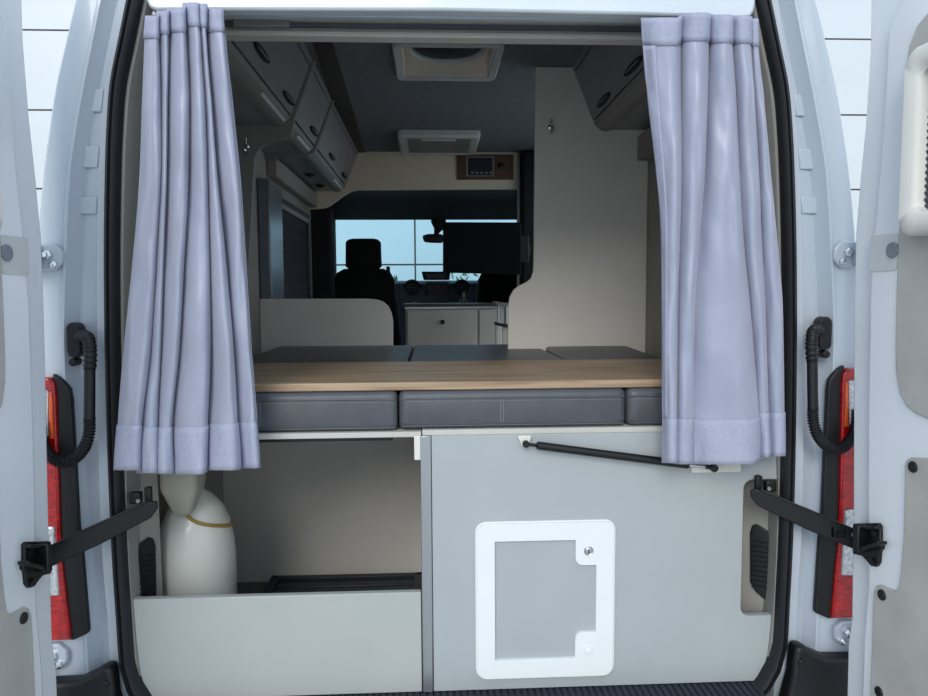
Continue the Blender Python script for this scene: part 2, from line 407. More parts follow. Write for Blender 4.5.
# ================================================================== REAR DOORS
TH = math.radians(4.0)
def door(side):
    s = 1 if side == 'right' else -1
    lab = {'right': 'right rear van door open at right edge, cream window frame showing', 'left': 'left rear van door open at left edge, no window frame showing'}[side]
    H = Vector((.905 if s > 0 else .896, -.05, 0)); U = Vector((math.sin(TH), -math.cos(TH), 0)); N = Vector((-math.cos(TH), -math.sin(TH), 0))
    def uv(px, py, w=0.0):
        p = PP(px, py, H + N * w, N); return ((p - H).dot(U), p.z)
    def W(u, z, w):
        p = H + U * u + N * w; return Vector((s * p.x, p.y, z))
    def slab(pts, w0, w1, bm=None):
        bm = bm or newbm()
        extr(bm, [W(u, z, w0) for u, z in pts], W(0, 0, w1) - W(0, 0, w0)); return bm
    t = thing('rear_door', lab, 'van door', W(0.02, .45, -.03))
    edge = [uv(x, y) for x, y in ((878, -60), (872, -20), (870.4, 0), (869.7, 50), (865, 123), (859.5, 180), (855, 235), (853.5, 300), (853, 350), (852.5, 520), (852, 545), (851, 618), (847.5, 645), (846.3, 696), (845.5, 730))]
    edge = [(a, b) for a, b in edge]
    FAR = .77
    out = edge + [(edge[-1][0], .45), (FAR, .45), (FAR, 2.1), (FAR - .06, edge[0][1]), ]
    obj('door_shell', slab(out, -.055, 0.0), paint_lit, t, bevel=.006, seg=3)
    # raised inner pressing between the rim and the boards
    rid = [uv(x, y, .008) for x, y in ((912, -20), (900, 4), (888, 30), (884.5, 100), (880, 168), (873, 239), (869, 300), (868, 360), (867, 430), (867, 500), (867.5, 580), (863, 640), (861, 700))]
    bm = newbm(); n = len(rid)
    lv = []
    zl_ = [p[1] for p in rid]
    A = [W(u, z, 0.0) for u, z in rid] + [W(rid[-1][0], .5, 0)] + [W(FAR - .05, .5, 0), W(FAR - .05, 2.05, 0)]
    c = sum((p for p in A), Vector()) / len(A)
    B = []
    for i, (u, z) in enumerate(rid): B.append(W(u + .012, z, .016))
    B += [W(rid[-1][0] + .012, .51, .016), W(FAR - .07, .51, .016), W(FAR - .07, 2.03, .016)]
    loft(bm, [A, B])
    obj('inner_pressing', bm, paint_lit, t, bevel=.006, seg=3)
    up = [uv(x, y, .021) for x, y in ((928, 12), (917, 25), (909, 45), (904, 75), (902, 110), (900.5, 187), (898, 239), (896, 300), (895, 350), (895.5, 372), (899, 393), (906, 406), (915, 413.5), (928, 419))]
    up = up + [(FAR - .12, up[-1][1] - .0), (FAR - .09, 1.9), (FAR - .2, 2.03)]
    obj('upper_board', slab(up, .014, .021), beige, t, bevel=.003)
    lo = [uv(x, y, .022) for x, y in ((928, 458), (910, 457.5), (906, 460), (904.5, 466), (904, 500), (903, 540), (900, 575), (898, 587), (895, 591), (886, 587.5), (880, 584.5), (876, 586), (873.5, 592), (872.5, 610), (870, 696))]
    lo = lo + [(lo[-1][0], .55), (FAR - .09, .55), (FAR - .09, lo[0][1])]
    obj('lower_board', slab(lo, .014, .022), beige, t, bevel=.003)
    # window surround in cream plastic with its blind
    u0, z1 = uv(906, 52, .052); _, z0 = uv(912, 236, .052)
    u1 = FAR - .13
    bm = newbm()
    o_ = rrect(u0, u1, z0, z1, .03); i_ = rrect(u0 + .042, u1 - .042, z0 + .045, z1 - .045, .02)
    R = [[W(u, z, w) for u, z in q] for q, w in ((o_, .018), (o_, .050), ([((a[0] * .8 + b[0] * .2), (a[1] * .8 + b[1] * .2)) for a, b in zip(o_, i_)], .060), ([((a[0] * .2 + b[0] * .8), (a[1] * .2 + b[1] * .8)) for a, b in zip(o_, i_)], .058), (i_, .05), (i_, .02))]
    loft(bm, R, True, False)
    wf = obj('window_frame', bm, cream, t, ang=50)
    bm = newbm()
    nz = 46; za_, zb_ = z0 + .03, z1 - .03
    ring = []
    for k in range(nz + 1):
        z = za_ + (zb_ - za_) * k / nz; w = .030 if k % 2 else .036
        ring.append([W(u0 + .03, z, w), W(u1 - .03, z, w), W(u1 - .03, z, .02), W(u0 + .03, z, .02)])
    loft(bm, ring); obj('pleated_blind', bm, blindm, wf, ang=10)
    for (x, y) in ((886, 47),):
        pass
    # foam pad with grey plug
    a = uv(870.5, 236, .0185); b = uv(896.5, 270, .0185)
    bm = slab(rrect(a[0], b[0], b[1], a[1], .006), .015, .0185)
    fp = obj('foam_pad', bm, sticker, t)
    q = uv(891.5, 250, .022)
    bm = newbm(); disc(bm, W(q[0], q[1], .017), W(0, 0, 1) - W(0, 0, 0), .0165, .006); obj('plug', bm, greydot, fp, bevel=.002)
    for (x, y) in ((912, 467), (881, 595), (878, 692)):
        q = uv(x, y, .025); bm = newbm(); disc(bm, W(q[0], q[1], .02), W(0, 0, 1) - W(0, 0, 0), .0115, .006); obj('trim_clip', bm, blackpl, t, bevel=.002)
    # strap bracket
    def sl(pts, w0, w1, bm): extr(bm, [W(u, z, w0) for u, z in pts], W(0, 0, w1) - W(0, 0, w0))
    bm = newbm()
    out2 = [uv(x, y, .022) for x, y in ((853, 523.5), (878, 523), (880.5, 526), (880.5, 541), (882.5, 543), (882.5, 549), (880, 551), (879, 563), (876, 567), (871, 566), (866, 560), (862, 556), (853, 554))]
    sl(out2, .010, .024, bm)
    br = obj('strap_bracket', bm, bracketm, t, bevel=.003)
    bm = newbm()
    cxy = [uv(x, y, .04) for x, y in ((857, 526), (862, 526), (862, 552), (857, 552))]
    sl(cxy, .022, .05, bm)
    sl([uv(x, y, .04) for x, y in ((862, 526), (876, 526), (876, 529.5), (862, 529.5))], .022, .042, bm)
    sl([uv(x, y, .04) for x, y in ((862, 546), (880, 541), (880, 545), (862, 551))], .022, .046, bm)
    obj('strap_pivot', bm, bracketm, br, bevel=.003)
    for (x, y) in ((875, 533), (872, 561)):
        q = uv(x, y, .026); bm = newbm(); disc(bm, W(q[0], q[1], .022), W(0, 0, 1) - W(0, 0, 0), .008, .008, 6); obj('bolt', bm, bracketm, br)
    return W, uv
Wr, UVr = door('right')
Wl, UVl = door('left')

# hinges
def hinge(side, y, label):
    s = 1 if side == 'right' else -1
    c = PY(847.5, y, -.005); c.x *= s
    t = thing('door_hinge', label, 'hinge', (c.x, .0, c.z), 'door hinges')
    bm = newbm(); r = .034
    extr(bm, [(c.x + r * math.cos(a), .012, c.z + r * 1.02 * math.sin(a)) for a in (math.radians(22.5 + 45 * k) for k in range(8))], (0, -.016, 0))
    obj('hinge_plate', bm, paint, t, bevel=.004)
    bm = newbm(); lathe(bm, [(.011, 0), (.011, .008), (.006, .012), (.006, .018)], (c.x, -.004, c.z + .004), (0, -1, 0), 6); obj('bolt', bm, chrome, t)
    bm = newbm(); lathe(bm, [(.009, 0), (.009, .006), (.004, .01)], (c.x - s * .012, -.004, c.z - .018), (0, -1, 0), 6); obj('bolt', bm, chrome, t)
    bm = newbm(); box(bm, *sorted((c.x + s * .012, c.x + s * .075)), -.045, .0, c.z - .028, c.z + .028); obj('hinge_arm', bm, paint, t, bevel=.006)
hinge('right', 254, 'white octagonal hinge above the cable sleeve, right door')
hinge('right', 634, 'white octagonal hinge below the tail light, right door')
hinge('left', 254, 'white octagonal hinge above the cable sleeve, left door')
hinge('left', 634, 'white octagonal hinge below the tail light, left door')

# tail lights
def tail(side, label):
    s = 1 if side == 'right' else -1
    t = thing('tail_light', label, 'tail light', (s * .93, .02, PY(840, 618, 0).z))
    Y0 = -.004
    def pts(l): return [(s * XZ(x, y, Y0)[0], XZ(x, y, Y0)[1]) for x, y in l]
    XO = 868
    bm = newbm()
    prismY(bm, pts(((845, 365), (836, 371), (829.5, 380), (828, 390), (825.5, 449), (823, 511), (820, 540), (815.5, 610), (815.5, 613), (829, 619), (838, 618), (845, 500))), Y0, .012)
    obj('housing', bm, blackpl, t, bevel=.004, seg=3)
    bm = newbm()
    prismY(bm, pts(((846, 368), (841.5, 374), (840.5, 385), (838.3, 518), (837, 545), (830, 617.5), (XO, 616), (XO, 368))), Y0 - .008, .028)
    ln = obj('red_lens', bm, redm, t, bevel=.006, seg=3)
    for (name, m, l) in (('reversing_lens', clearm, ((846.5, 380), (847, 424), (850, 427), (XO, 427), (XO, 380))),
                         ('indicator_lens', clearm, ((842.5, 510), (845, 508.5), (XO, 508.5), (XO, 574), (839, 574)))):
        bm = newbm(); prismY(bm, pts(l), Y0 - .012, Y0); obj(name, bm, m, ln, bevel=.004)
    bm = newbm(); prismY(bm, pts(((843, 382), (845.8, 382), (846.3, 426), (842.2, 426))), Y0 - .0115, Y0); obj('amber_strip', bm, amberm, ln, bevel=.002)
tail('right', 'red and clear tail light beside the right open door')
tail('left', 'red and clear tail light beside the left open door')

# check straps
def strap(side, label):
    s = 1 if side == 'right' else -1
    A = PY(757, 497, -.012); B = PY(858, 541, -.080)
    A.x *= s; B.x *= s
    t = thing('check_strap', label, 'door strap', (A.x, A.y, A.z - .03))
    d = B - A; h = .026
    bm = newbm()
    nn = Vector((-d.y, d.x, 0)).normalized() * .007
    Q = [A + Vector((0, 0, h * .8)), A + d * .5 + Vector((0, 0, h)), B + Vector((0, 0, h)), B - Vector((0, 0, h * .9)), A + d * .5 - Vector((0, 0, h)), A - Vector((0, 0, h * .8)), A - d * .07 - Vector((0, 0, h * .2)), A - d * .07 + Vector((0, 0, h * .4))]
    extr(bm, [q - nn * .5 for q in Q], nn); a = obj('arm', bm, bracketm, t, bevel=.003)
    bm = newbm()
    extr(bm, [q + Vector((0, -.007, 0)) for q in (A + d * .02 + Vector((0, 0, h * .95)), A + d * .97 + Vector((0, 0, h * 1.0)), A + d * .97 + Vector((0, 0, h * .8)), A + d * .02 + Vector((0, 0, h * .72)))], (0, .012, 0))
    obj('folded_edge', bm, bracketm, a, bevel=.002)
    bm = newbm(); c = A + Vector((s * .012, .02, .022)); box(bm, c.x - .008, c.x + .008, c.y - .008, c.y + .008, c.z - .02, c.z + .026)
    box(bm, *sorted((c.x + s * .016, c.x + s * .042)), c.y - .01, c.y + .012, c.z - .014, c.z + .014); obj('catch', bm, blackpl, t, bevel=.004)
    bm = newbm(); disc(bm, A + Vector((s * .022, -.012, .024)), (0, -1, 0), .005, .004, 10); obj('rivet', bm, chrome, t)
    if s == 1:
        c = A + d * .80; bm = newbm(); disc(bm, A + d * .93 + Vector((0, -.008, .012)), (0, -1, 0), .006, .003, 12); obj('rivet', bm, chrome, t)
        bm = newbm(); box(bm, c.x - .014, c.x + .014, c.y - .012, c.y + .008, c.z - .012, c.z + .012); obj('stop_block', bm, blackgl, t, bevel=.002)
strap('right', 'black steel door strap across the right tail light')
strap('left', 'black steel door strap beside the white gas bottle')

# cable sleeves
def conduit(side, label):
    s = 1 if side == 'right' else -1
    def p(x, y, Y): v = PY(x, y, Y); return Vector((s * v.x, v.y, v.z))
    c = p(821, 333, .01)
    t = thing('cable_sleeve', label, 'cable sleeve', (c.x, .0, c.z))
    bm = newbm()
    q = rrect(c.x - .0155, c.x + .0155, c.z - .040, c.z + .040, .0153, 6)
    prismY(bm, q, .02, -.012); obj('grommet', bm, blackpl, t, bevel=.004)
    # bellows then tube then long bellows
    top = smooth_pts([p(819.5, 331, .0), p(816.5, 329.5, -.022), p(812.8, 333, -.040), p(811.6, 345, -.045), p(812.2, 361, -.043)], 14)
    def bell(path, r0, r1): return [r0 if (i // 2) % 2 else r1 for i in range(len(path))]
    bm = newbm(); tube(bm, top, bell(top, .0122, .0144), 14); obj('bellows', bm, blackpl, t, ang=20)
    mid = [p(812.2, 360, -.043), p(812.6, 390, -.043), p(813, 409, -.043)]
    bm = newbm(); tube(bm, mid, .0118, 16); obj('smooth_tube', bm, blackpl, t)
    lo = smooth_pts([p(813, 408, -.043), p(813.2, 420, -.043), p(817, 434, -.045), p(825, 444.5, -.040), p(835, 449, -.036), p(845, 446, -.033), p(852, 437, -.030), p(856, 426, -.028), p(858, 410, -.026)], 20)
    bm = newbm(); tube(bm, lo, bell(lo, .0105, .0135), 14); obj('bellows', bm, blackpl, t, ang=20)
    bm = newbm(); disc(bm, p(820, 353.5, .02), (0, -1, 0), .0095, .03); obj('rubber_plug', bm, blackpl, t, bevel=.003)
conduit('right', 'black ribbed cable sleeve on the right pillar beside the right curtain')
conduit('left', 'black ribbed cable sleeve on the left pillar beside the left curtain')

# bumper and step
t = thing('rear_bumper', 'black plastic bumper with ribbed step across the bottom of the opening', 'bumper', (0, -.02, .4))
bm = newbm()
zst = PY(450, 694, -.02).z
for s in (1, -1):
    pr = [(s * Xr(x, y)[0], Xr(x, y)[1]) for x, y in ((789, 641), (797, 640), (806, 646), (820, 652), (832, 652), (868, 652), (868, 760), (770, 760), (778, 700), (786, 670))]
    bm = newbm(); prismY(bm, pr, -.035, .009); obj('bumper_corner', bm, blackpl, t, bevel=.012, seg=3)
bm = newbm()
box(bm, -.76, .76, -.10, .016, FZ - .14, FZ - .022)
obj('bumper_beam', bm, blackpl, t, bevel=.01)
bm = newbm()
ns = 90
for k in range(ns):
    x = -.735 + 1.47 * k / (ns - 1); box(bm, x - .005, x + .005, -.06, .044, FZ - .025, FZ + .0012)
box(bm, -.745, .745, -.065, .044, FZ - .024, FZ - .003)
obj('step_tread', bm, stepm, t)
for s in (1, -1):
    bm = newbm(); disc(bm, (s * Xr(794, 655)[0], -.03, Xr(794, 655)[1]), (0, -1, 0), .009, .01); obj('screw_cap', bm, blackpl, t, bevel=.002)

# ================================================================== STORAGE FRONT UNDER THE BED
BY = .02
bz = PY(450, 690, BY).z
zt_l = PY(270, 596, BY).z
bm = newbm()
l = [XZ(x, y, BY) for x, y in ((128, 600), (421, 591), (421, 690))]
xl0, zl0 = XZ(128, 598, BY)
pl = [(xl0, zl0 - .004), (l[1][0], zl0 - .004), (l[1][0], FZ + .002), (xl0 + .035, FZ + .002), (xl0 + .01, FZ + .06), (xl0 + .002, FZ + .12)]
prismY(bm, pl, BY, BY + .018)
tag(obj('storage_board', bm, board, bevel=.002), 'low pale grey board across the open compartment with the gas bottle', 'board')
# right panel with notch, hatch
zp1 = PY(540, 434, BY).z
x0 = XZ(432, 500, BY)[0]; x1 = XZ(779, 470, BY)[0]
nx = XZ(742.5, 540, BY)[0]; nz1 = XZ(742, 480, BY)[1]; nz0 = XZ(742, 616, BY)[1]; r = .022
notch = [(x1, nz1)] + [(nx + r - r * math.sin(a), nz1 - r + r * math.cos(a)) for a in (math.radians(15 * k) for k in range(7))] + [(nx + r - r * math.cos(a), nz0 + r - r * math.sin(a)) for a in (math.radians(15 * k) for k in range(7))] + [(x1, nz0)]
P0 = [(x0, FZ + .002), (x0, zp1), (x1, zp1)] + notch + [(x1 - .004, FZ + .1), (x1 - .012, FZ + .04), (x1 - .03, FZ + .002)]
t = thing('hatch_board', 'large pale grey panel with a white framed service hatch under the bed', 'panel', ((x0 + x1) / 2, BY, FZ))
bm = newbm(); prismY(bm, P0, BY, BY + .018); obj('panel_sheet', bm, board2, t, bevel=.0015)
# hatch
hx0, hz1 = XZ(476, 521, BY); hx1, hz0 = XZ(613, 674, BY)
hx1 = XZ(612, 600, BY)[0]; hx0 = XZ(477, 600, BY)[0]; hz1 = XZ(545, 521.5, BY)[1]; hz0 = XZ(545, 675, BY)[1]
ix0 = XZ(494.5, 600, BY)[0]; ix1 = XZ(595, 600, BY)[0]; iz1 = XZ(545, 539, BY)[1]; iz0 = XZ(545, 656.5, BY)[1]
nxx = XZ(574.5, 600, BY)[0]; nza = XZ(580, 563.5, BY)[1]; nzb = XZ(580, 630, BY)[1]
r = .018
def arc(cx, cz, r, a0, a1, n=6): return [(cx + r * math.cos(math.radians(a0 + (a1 - a0) * k / n)), cz + r * math.sin(math.radians(a0 + (a1 - a0) * k / n))) for k in range(n + 1)]
inner = [(ix0, iz0)] + [(ix0, iz1)] + [(nxx, iz1)] + arc(nxx + r, nza + r, r, 180, 270) + [(ix1, nza)] + [(ix1, nzb)] + arc(nxx + r, nzb - r, r, 90, 180) + [(nxx, iz0)]
outer = rrect(hx0, hx1, hz0, hz1, .024, 6)
bm = newbm()
def ringface(bm, A, B, y0, y1):
    """solid frame between outer polygon A and inner polygon B"""
    vs = []
    for poly in (A, B):
        for y in (y0, y1): vs.append([bm.verts.new((x, y, z)) for x, z in poly])
    ao, ab, bo, bb = vs
    for a, b in ((ao, ab), (bo, bb)):
        for i in range(len(a)): bm.faces.new((a[i], a[(i + 1) % len(a)], b[(i + 1) % len(a)], b[i]))
    for a, b in ((ao, bo), (ab, bb)):
        edges = []
        for q in (a, b):
            for i in range(len(q)): edges.append(bm.edges.get((q[i], q[(i + 1) % len(q)])))
        bmesh.ops.triangle_fill(bm, use_beauty=True, use_dissolve=False, edges=edges)
ringface(bm, outer, inner, BY, BY - .012)
hat = obj('service_hatch', bm, mat('white hatch plastic', (232, 236, 236), 0.35, var=0.01), t, bevel=.005, seg=3)
bm = newbm(); prismY(bm, [(ix0 - .002, iz0 - .002), (ix0 - .002, iz1 + .002), (ix1 + .002, iz1 + .002), (ix1 + .002, iz0 - .002)], BY + .0005, BY - .003)
obj('inset_panel', bm, board2, hat)
bm = newbm(); ringface(bm, rrect(hx0 - .004, hx1 + .006, hz0 - .003, hz1 + .003, .026, 6), rrect(hx0 + .004, hx1 - .004, hz0 + .004, hz1 - .004, .02, 6), BY, BY - .004)
obj('hatch_surround', bm, MATS['white hatch plastic'], hat, bevel=.001)
for k, (x, y) in enumerate(((587.5, 549), (587.5, 648))):
    cx, cz = XZ(x, y, BY)
    bm = newbm(); lathe(bm, [(.0115, 0), (.0115, .003), (.0105, .004), (.009, .0032), (.0075, .0040), (.0, .0042)], (cx, BY - .0115, cz), (0, -1, 0), 20)
    lk = obj('lock', bm, MATS['white hatch plastic'] if k else chrome, hat)
    if k == 0:
        lk['label'] = 'chrome keyed lock'
        bm = newbm(); box(bm, cx - .0012, cx + .0012, BY - .0165, BY - .0150, cz - .005, cz + .005); obj('keyhole', bm, blackgl, hat)
# aluminium divider, bracket, platform
bm = newbm(); dx0 = XZ(421.5, 560, BY)[0]; dx1 = XZ(432, 560, BY)[0]
box(bm, dx0, dx1, BY - .004, BY + .02, FZ + .002, zp1); tag(obj('divider_post', bm, alu, bevel=.002), 'brushed aluminium upright between the open compartment and the hatch panel', 'post')
bm = newbm(); a = XZ(414, 441, BY); b = XZ(421, 460, BY); box(bm, a[0], b[0], BY - .002, BY + .016, b[1], zp1); tag(obj('bracket', bm, cream, bevel=.002), 'small white angle bracket in the top corner of the open compartment', 'bracket')
PZ1 = PY(540, 428.5, BY).z     # platform top
pz0 = zp1 + .0
PL1 = PY(320, 433.2, BY).z; pl0 = PL1 - (PZ1 - pz0)
bm = newbm(); box(bm, -.765, XZ(421.2, 440, BY)[0], BY, 1.6, pl0, PL1); bb_ = tag(obj('bed_board', bm, beigeedge, bevel=.002), 'white edged bed board above the open compartment', 'bed board')
bm = newbm(); box(bm, PY(257, 444, .05).x, PY(393, 444, .05).x, .05, .075, pl0 - .013, pl0 - .0005); obj('dark_bar', bm, bracketm, bb_)  # thin dark bar just under the front of the board
bm = newbm(); box(bm, XZ(422.3, 440, BY)[0], .765, BY, 1.295, pz0, PZ1); tag(obj('bed_board', bm, beigeedge, bevel=.002), 'white edged bed board above the hatch panel and the gas strut', 'bed board')
# compartment rear panel
bm = newbm(); box(bm, -.772, dx1 + .01, .72, .738, FZ, pl0 - .016); tag(obj('rear_partition', bm, backm, bevel=.002), 'plain grey panel at the back of the open compartment', 'panel')
bm = newbm(); box(bm, dx0 + .004, dx0 + .02, BY + .021, .719, FZ, pz0); tag(obj('side_partition', bm, backm, bevel=.002), 'grey side panel right of the open compartment behind the upright', 'panel')
# black slatted tray
t = thing('slatted_tray', 'black slatted tray lying on the floor behind the low board', 'tray', (-.25, .55, FZ))
tx0 = PZ(277, 571, FZ + .02).x; tx1 = dx0
bm = newbm()
prismZ(bm, [(tx0, .70), (tx0 + .025, .70), (tx0 + .025, .36), (tx0, .36)], FZ + .002, FZ + .03)
box(bm, tx1 - .035, tx1 - .002, .36, .70, FZ + .002, FZ + .03); box(bm, tx0, tx1 - .002, .678, .70, FZ + .002, FZ + .03); obj('tray_rim', bm, traym, t, bevel=.003)
for k in range(6):
    bm = newbm(); y = .375 + k * .05; box(bm, tx0 + .024, tx1 - .03, y, y + .034, FZ + .004, FZ + .022); obj('slat', bm, traym, t, bevel=.004)
# gas bottle
gc = PY(198.5, 594, .245)
def gz(y): return PY(198, y, .245).z
bx = gc.x; R = .101
t = thing('gas_bottle', 'white gas bottle below the left curtain', 'gas bottle', (bx, .245, FZ))
bm = newbm()
lathe(bm, [(R * .9, 0.0), (R, .012), (R, gz(556) - FZ), (R * .97, gz(540) - FZ), (R * .88, gz(522) - FZ), (R * .70, gz(506) - FZ), (R * .42, gz(494) - FZ), (R * .2, gz(489) - FZ), (0.018, gz(478) - FZ)], (bx, .245, FZ), n=48)
obj('bottle_body', bm, bottlem, t, ang=60)
bm = newbm()
vx = PY(182, 490, .15).x
def rr(w, d, z, cx=vx, cy=.16): return [(cx + x, cy + y, z) for x, y in rrect(-w, w, -d, d, min(w, d) * .45, 4)]
vz = lambda y: PY(182, y, .15).z
loft(bm, [rr(.020, .020, vz(514)), rr(.023, .024, vz(512)), rr(.046, .044, vz(489)), rr(.0475, .046, vz(484)), rr(.047, .046, vz(460)), rr(.042, .042, vz(452))])
cap = obj('valve_guard', bm, guardm, t, ang=40)
bm = newbm()
def rad_at(z):
    q = [(R, gz(556)), (R * .97, gz(540)), (R * .88, gz(522)), (R * .70, gz(506)), (R * .42, gz(494))]
    for (r0, z0_), (r1, z1_) in zip(q, q[1:]):
        if z0_ <= z <= z1_: return r0 + (r1 - r0) * (z - z0_) / (z1_ - z0_)
    return R * .42
hp_ = [Vector((vx + .008, .150, vz(510)))]
for a, yy in ((-84, 508), (-70, 513), (-52, 517), (-34, 520), (-16, 523), (2, 525), (24, 527)):
    a = math.radians(a); z = gz(yy); r_ = rad_at(z) + .0042
    hp_.append(Vector((bx + r_ * math.cos(a), .245 + r_ * math.sin(a), z)))
tube(bm, smooth_pts(hp_, 6), .0045, 10); obj('hose', bm, hosem, t)
# vent grilles on the angled wheel-arch linings
for side, s in (('left', -1), ('right', 1)):
    V0 = Vector((.80, .045, 0)); VU = Vector((-.11 if s > 0 else -.045, .085, 0)).normalized(); VN = Vector((-VU.y, VU.x, 0))
    def vq(px, py):
        p = PP(px, py, V0, VN); return ((p - V0).dot(VU), p.z)
    def VW(u, z, w):
        p = V0 + VU * u + VN * w; return Vector((s * p.x, p.y, z))
    t = thing('vent_grille', {'left': 'black louvred vent in the side wall beside the gas bottle', 'right': 'black louvred vent in the side wall behind the hatch board notch'}[side], 'vent', VW(.06, vq(760, 600)[1], 0))
    out_ = [vq(x, y) for x, y in ((750.5, 532), (752.5, 525), (757, 523.5), (768, 530), (771, 541), (769.5, 592), (766, 599.5), (756, 591), (750.5, 581))]
    bm = newbm(); extr(bm, [VW(u, z, .0005) for u, z in out_], VW(0, 0, .007) - VW(0, 0, 0)); g_ = obj('vent_plate', bm, blackpl, t, bevel=.004)
    for k in range(10):
        y = 540 + k * 4.9
        q = [vq(x, yy) for x, yy in ((753, y), (768, y + 2), (768, y + 4), (753, y + 2))]
        bm = newbm(); extr(bm, [VW(u, z, .006) for u, z in q], VW(0, 0, .006) - VW(0, 0, 0)); obj('louvre', bm, blackpl, t)
# gas strut
t = thing('gas_strut', 'black gas strut slanting along the top of the hatch panel', 'gas strut', PY(620, 460, 0))
yS = BY - .022
A = PY(526, 444, yS); B = PY(714, 468, yS); d = B - A
bm = newbm(); tube(bm, [A + d * .055, A + d * .06, A + d * .86, A + d * .865], [.006, .0098, .0098, .006], 20); obj('cylinder', bm, bracketm, t)
bm = newbm(); tube(bm, [A + d * .86, A + d * .97], .004, 12); obj('rod', bm, chrome, t)
bm = newbm(); lathe(bm, [(.0085, -.006), (.0085, .006)], A, (0, 1, 0), 16); tube(bm, [A, A + d * .06], .0045, 10); obj('end_eye', bm, bracketm, t, bevel=.002)
bm = newbm(); lathe(bm, [(.0095, -.006), (.0095, .006)], B, (0, 1, 0), 16); tube(bm, [B, B - d * .05], .005, 10); obj('end_eye', bm, bracketm, t, bevel=.002)
bm = newbm(); a = XZ(520, 437, BY)
extr(bm, [(XZ(x, y, yS)[0], BY - .001, XZ(x, y, yS)[1]) for x, y in ((518, 437), (532, 436.5), (530, 447), (522, 447))], (0, -.012, 0)); obj('mount', bm, cream, t, bevel=.002)
bm = newbm(); a = XZ(690, 463, BY); b = XZ(739, 471, BY); box(bm, a[0], b[0], BY - .012, BY - .001, b[1], a[1]); obj('mount', bm, cream, t, bevel=.002)
for q in (A, B):
    bm = newbm(); lathe(bm, [(.004, 0), (.004, .02)], (q.x, BY - .001, q.z), (0, -1, 0), 10); obj('pivot_pin', bm, chrome, t)

# ================================================================== BED: cushions and table board
CT = PY(450, 391, .03).z      # cushion top
xg1 = PY(398, 410, .03).x; xg2 = PY(627, 410, .03).x
def cushion(x0, x1, y0, y1, z0, z1, label, seams=(), rise=0.0):
    t = thing('seat_cushion', label, 'cushion', ((x0 + x1) / 2, (y0 + y1) / 2, z0), 'bed cushions')
    bm = newbm()
    nx, ny = 10, 14
    r = .014
    def prof(y, z0, z1):
        q = rrect(x0, x1, z0, z1, r, 4)
        return q
    rings = []
    for (y, ins) in ((y0, r), (y0 + r * .3, r * .3), (y0 + r, 0), (y0 + .3, 0), (y0 + .75, 0), (y1 - .2, 0), (y1 - r, 0), (y1 - r * .3, r * .3), (y1, r)):
        up = rise * max(0, (y - y0 - .75) / max(y1 - y0 - .75, .1))
        rings.append([(x, y, z) for x, z in rrect(x0 + ins, x1 - ins, z0 + ins, z1 + up - ins, r, 4)])
    loft(bm, rings); body = obj('cushion_body', bm, leather, t, ang=50)
    bm = newbm()
    for dz in (.014,):
        z = z1 - dz - .004
        tube(bm, [(x0 + .006, y0 - .0005, z), ((x0 + x1) / 2, y0 - .001, z + .001), (x1 - .006, y0 - .0005, z)], .0022, 8)
        z = z0 + .008
        tube(bm, [(x0 + .006, y0 + .0015, z), (x1 - .006, y0 + .0015, z)], .0018, 8)
    obj('piping', bm, leather, body)
    bm = newbm(); c = 0
    for xs_ in seams:
        for k in range(12):
            z = z0 + .016 + (z1 - z0 - .036) * k / 12
            for o_ in (-.0032, .0032): box(bm, xs_ + o_ - .0008, xs_ + o_ + .0008, y0 - .0012, y0 + .002, z, z + .0042)
    n = int((x1 - x0) / .009)
    for k in range(n):
        x = x0 + .012 + k * .009
        if x < x1 - .015: box(bm, x, x + .005, y0 - .001, y0 + .002, z1 - .0255, z1 - .0241)
    obj('stitching', bm, stitch, body)
cushion(-.76, xg1 - .002, .03, 1.58, PL1, CT, 'dark grey bed cushion beside the left curtain', (PY(259, 412, .03).x,))
cushion(xg1 + .002, xg2 - .002, .03, 1.58, PZ1, CT, 'dark grey bed cushion in the middle, widest front face', (PY(502, 410, .03).x,))
cushion(xg2 + .002, .76, .03, 1.27, PZ1, CT, 'dark grey bed cushion beside the right curtain', (), 0.012)
bm = newbm()
TF = PY(450, 390.0, .045)
tb = PZ(450, 361, CT + .021).y
box(bm, -.755, .755, .04, tb, CT + .001, CT + .021); tag(obj('table_top', bm, oak, bevel=.003), 'oak table board lying across the dark cushions', 'table top')

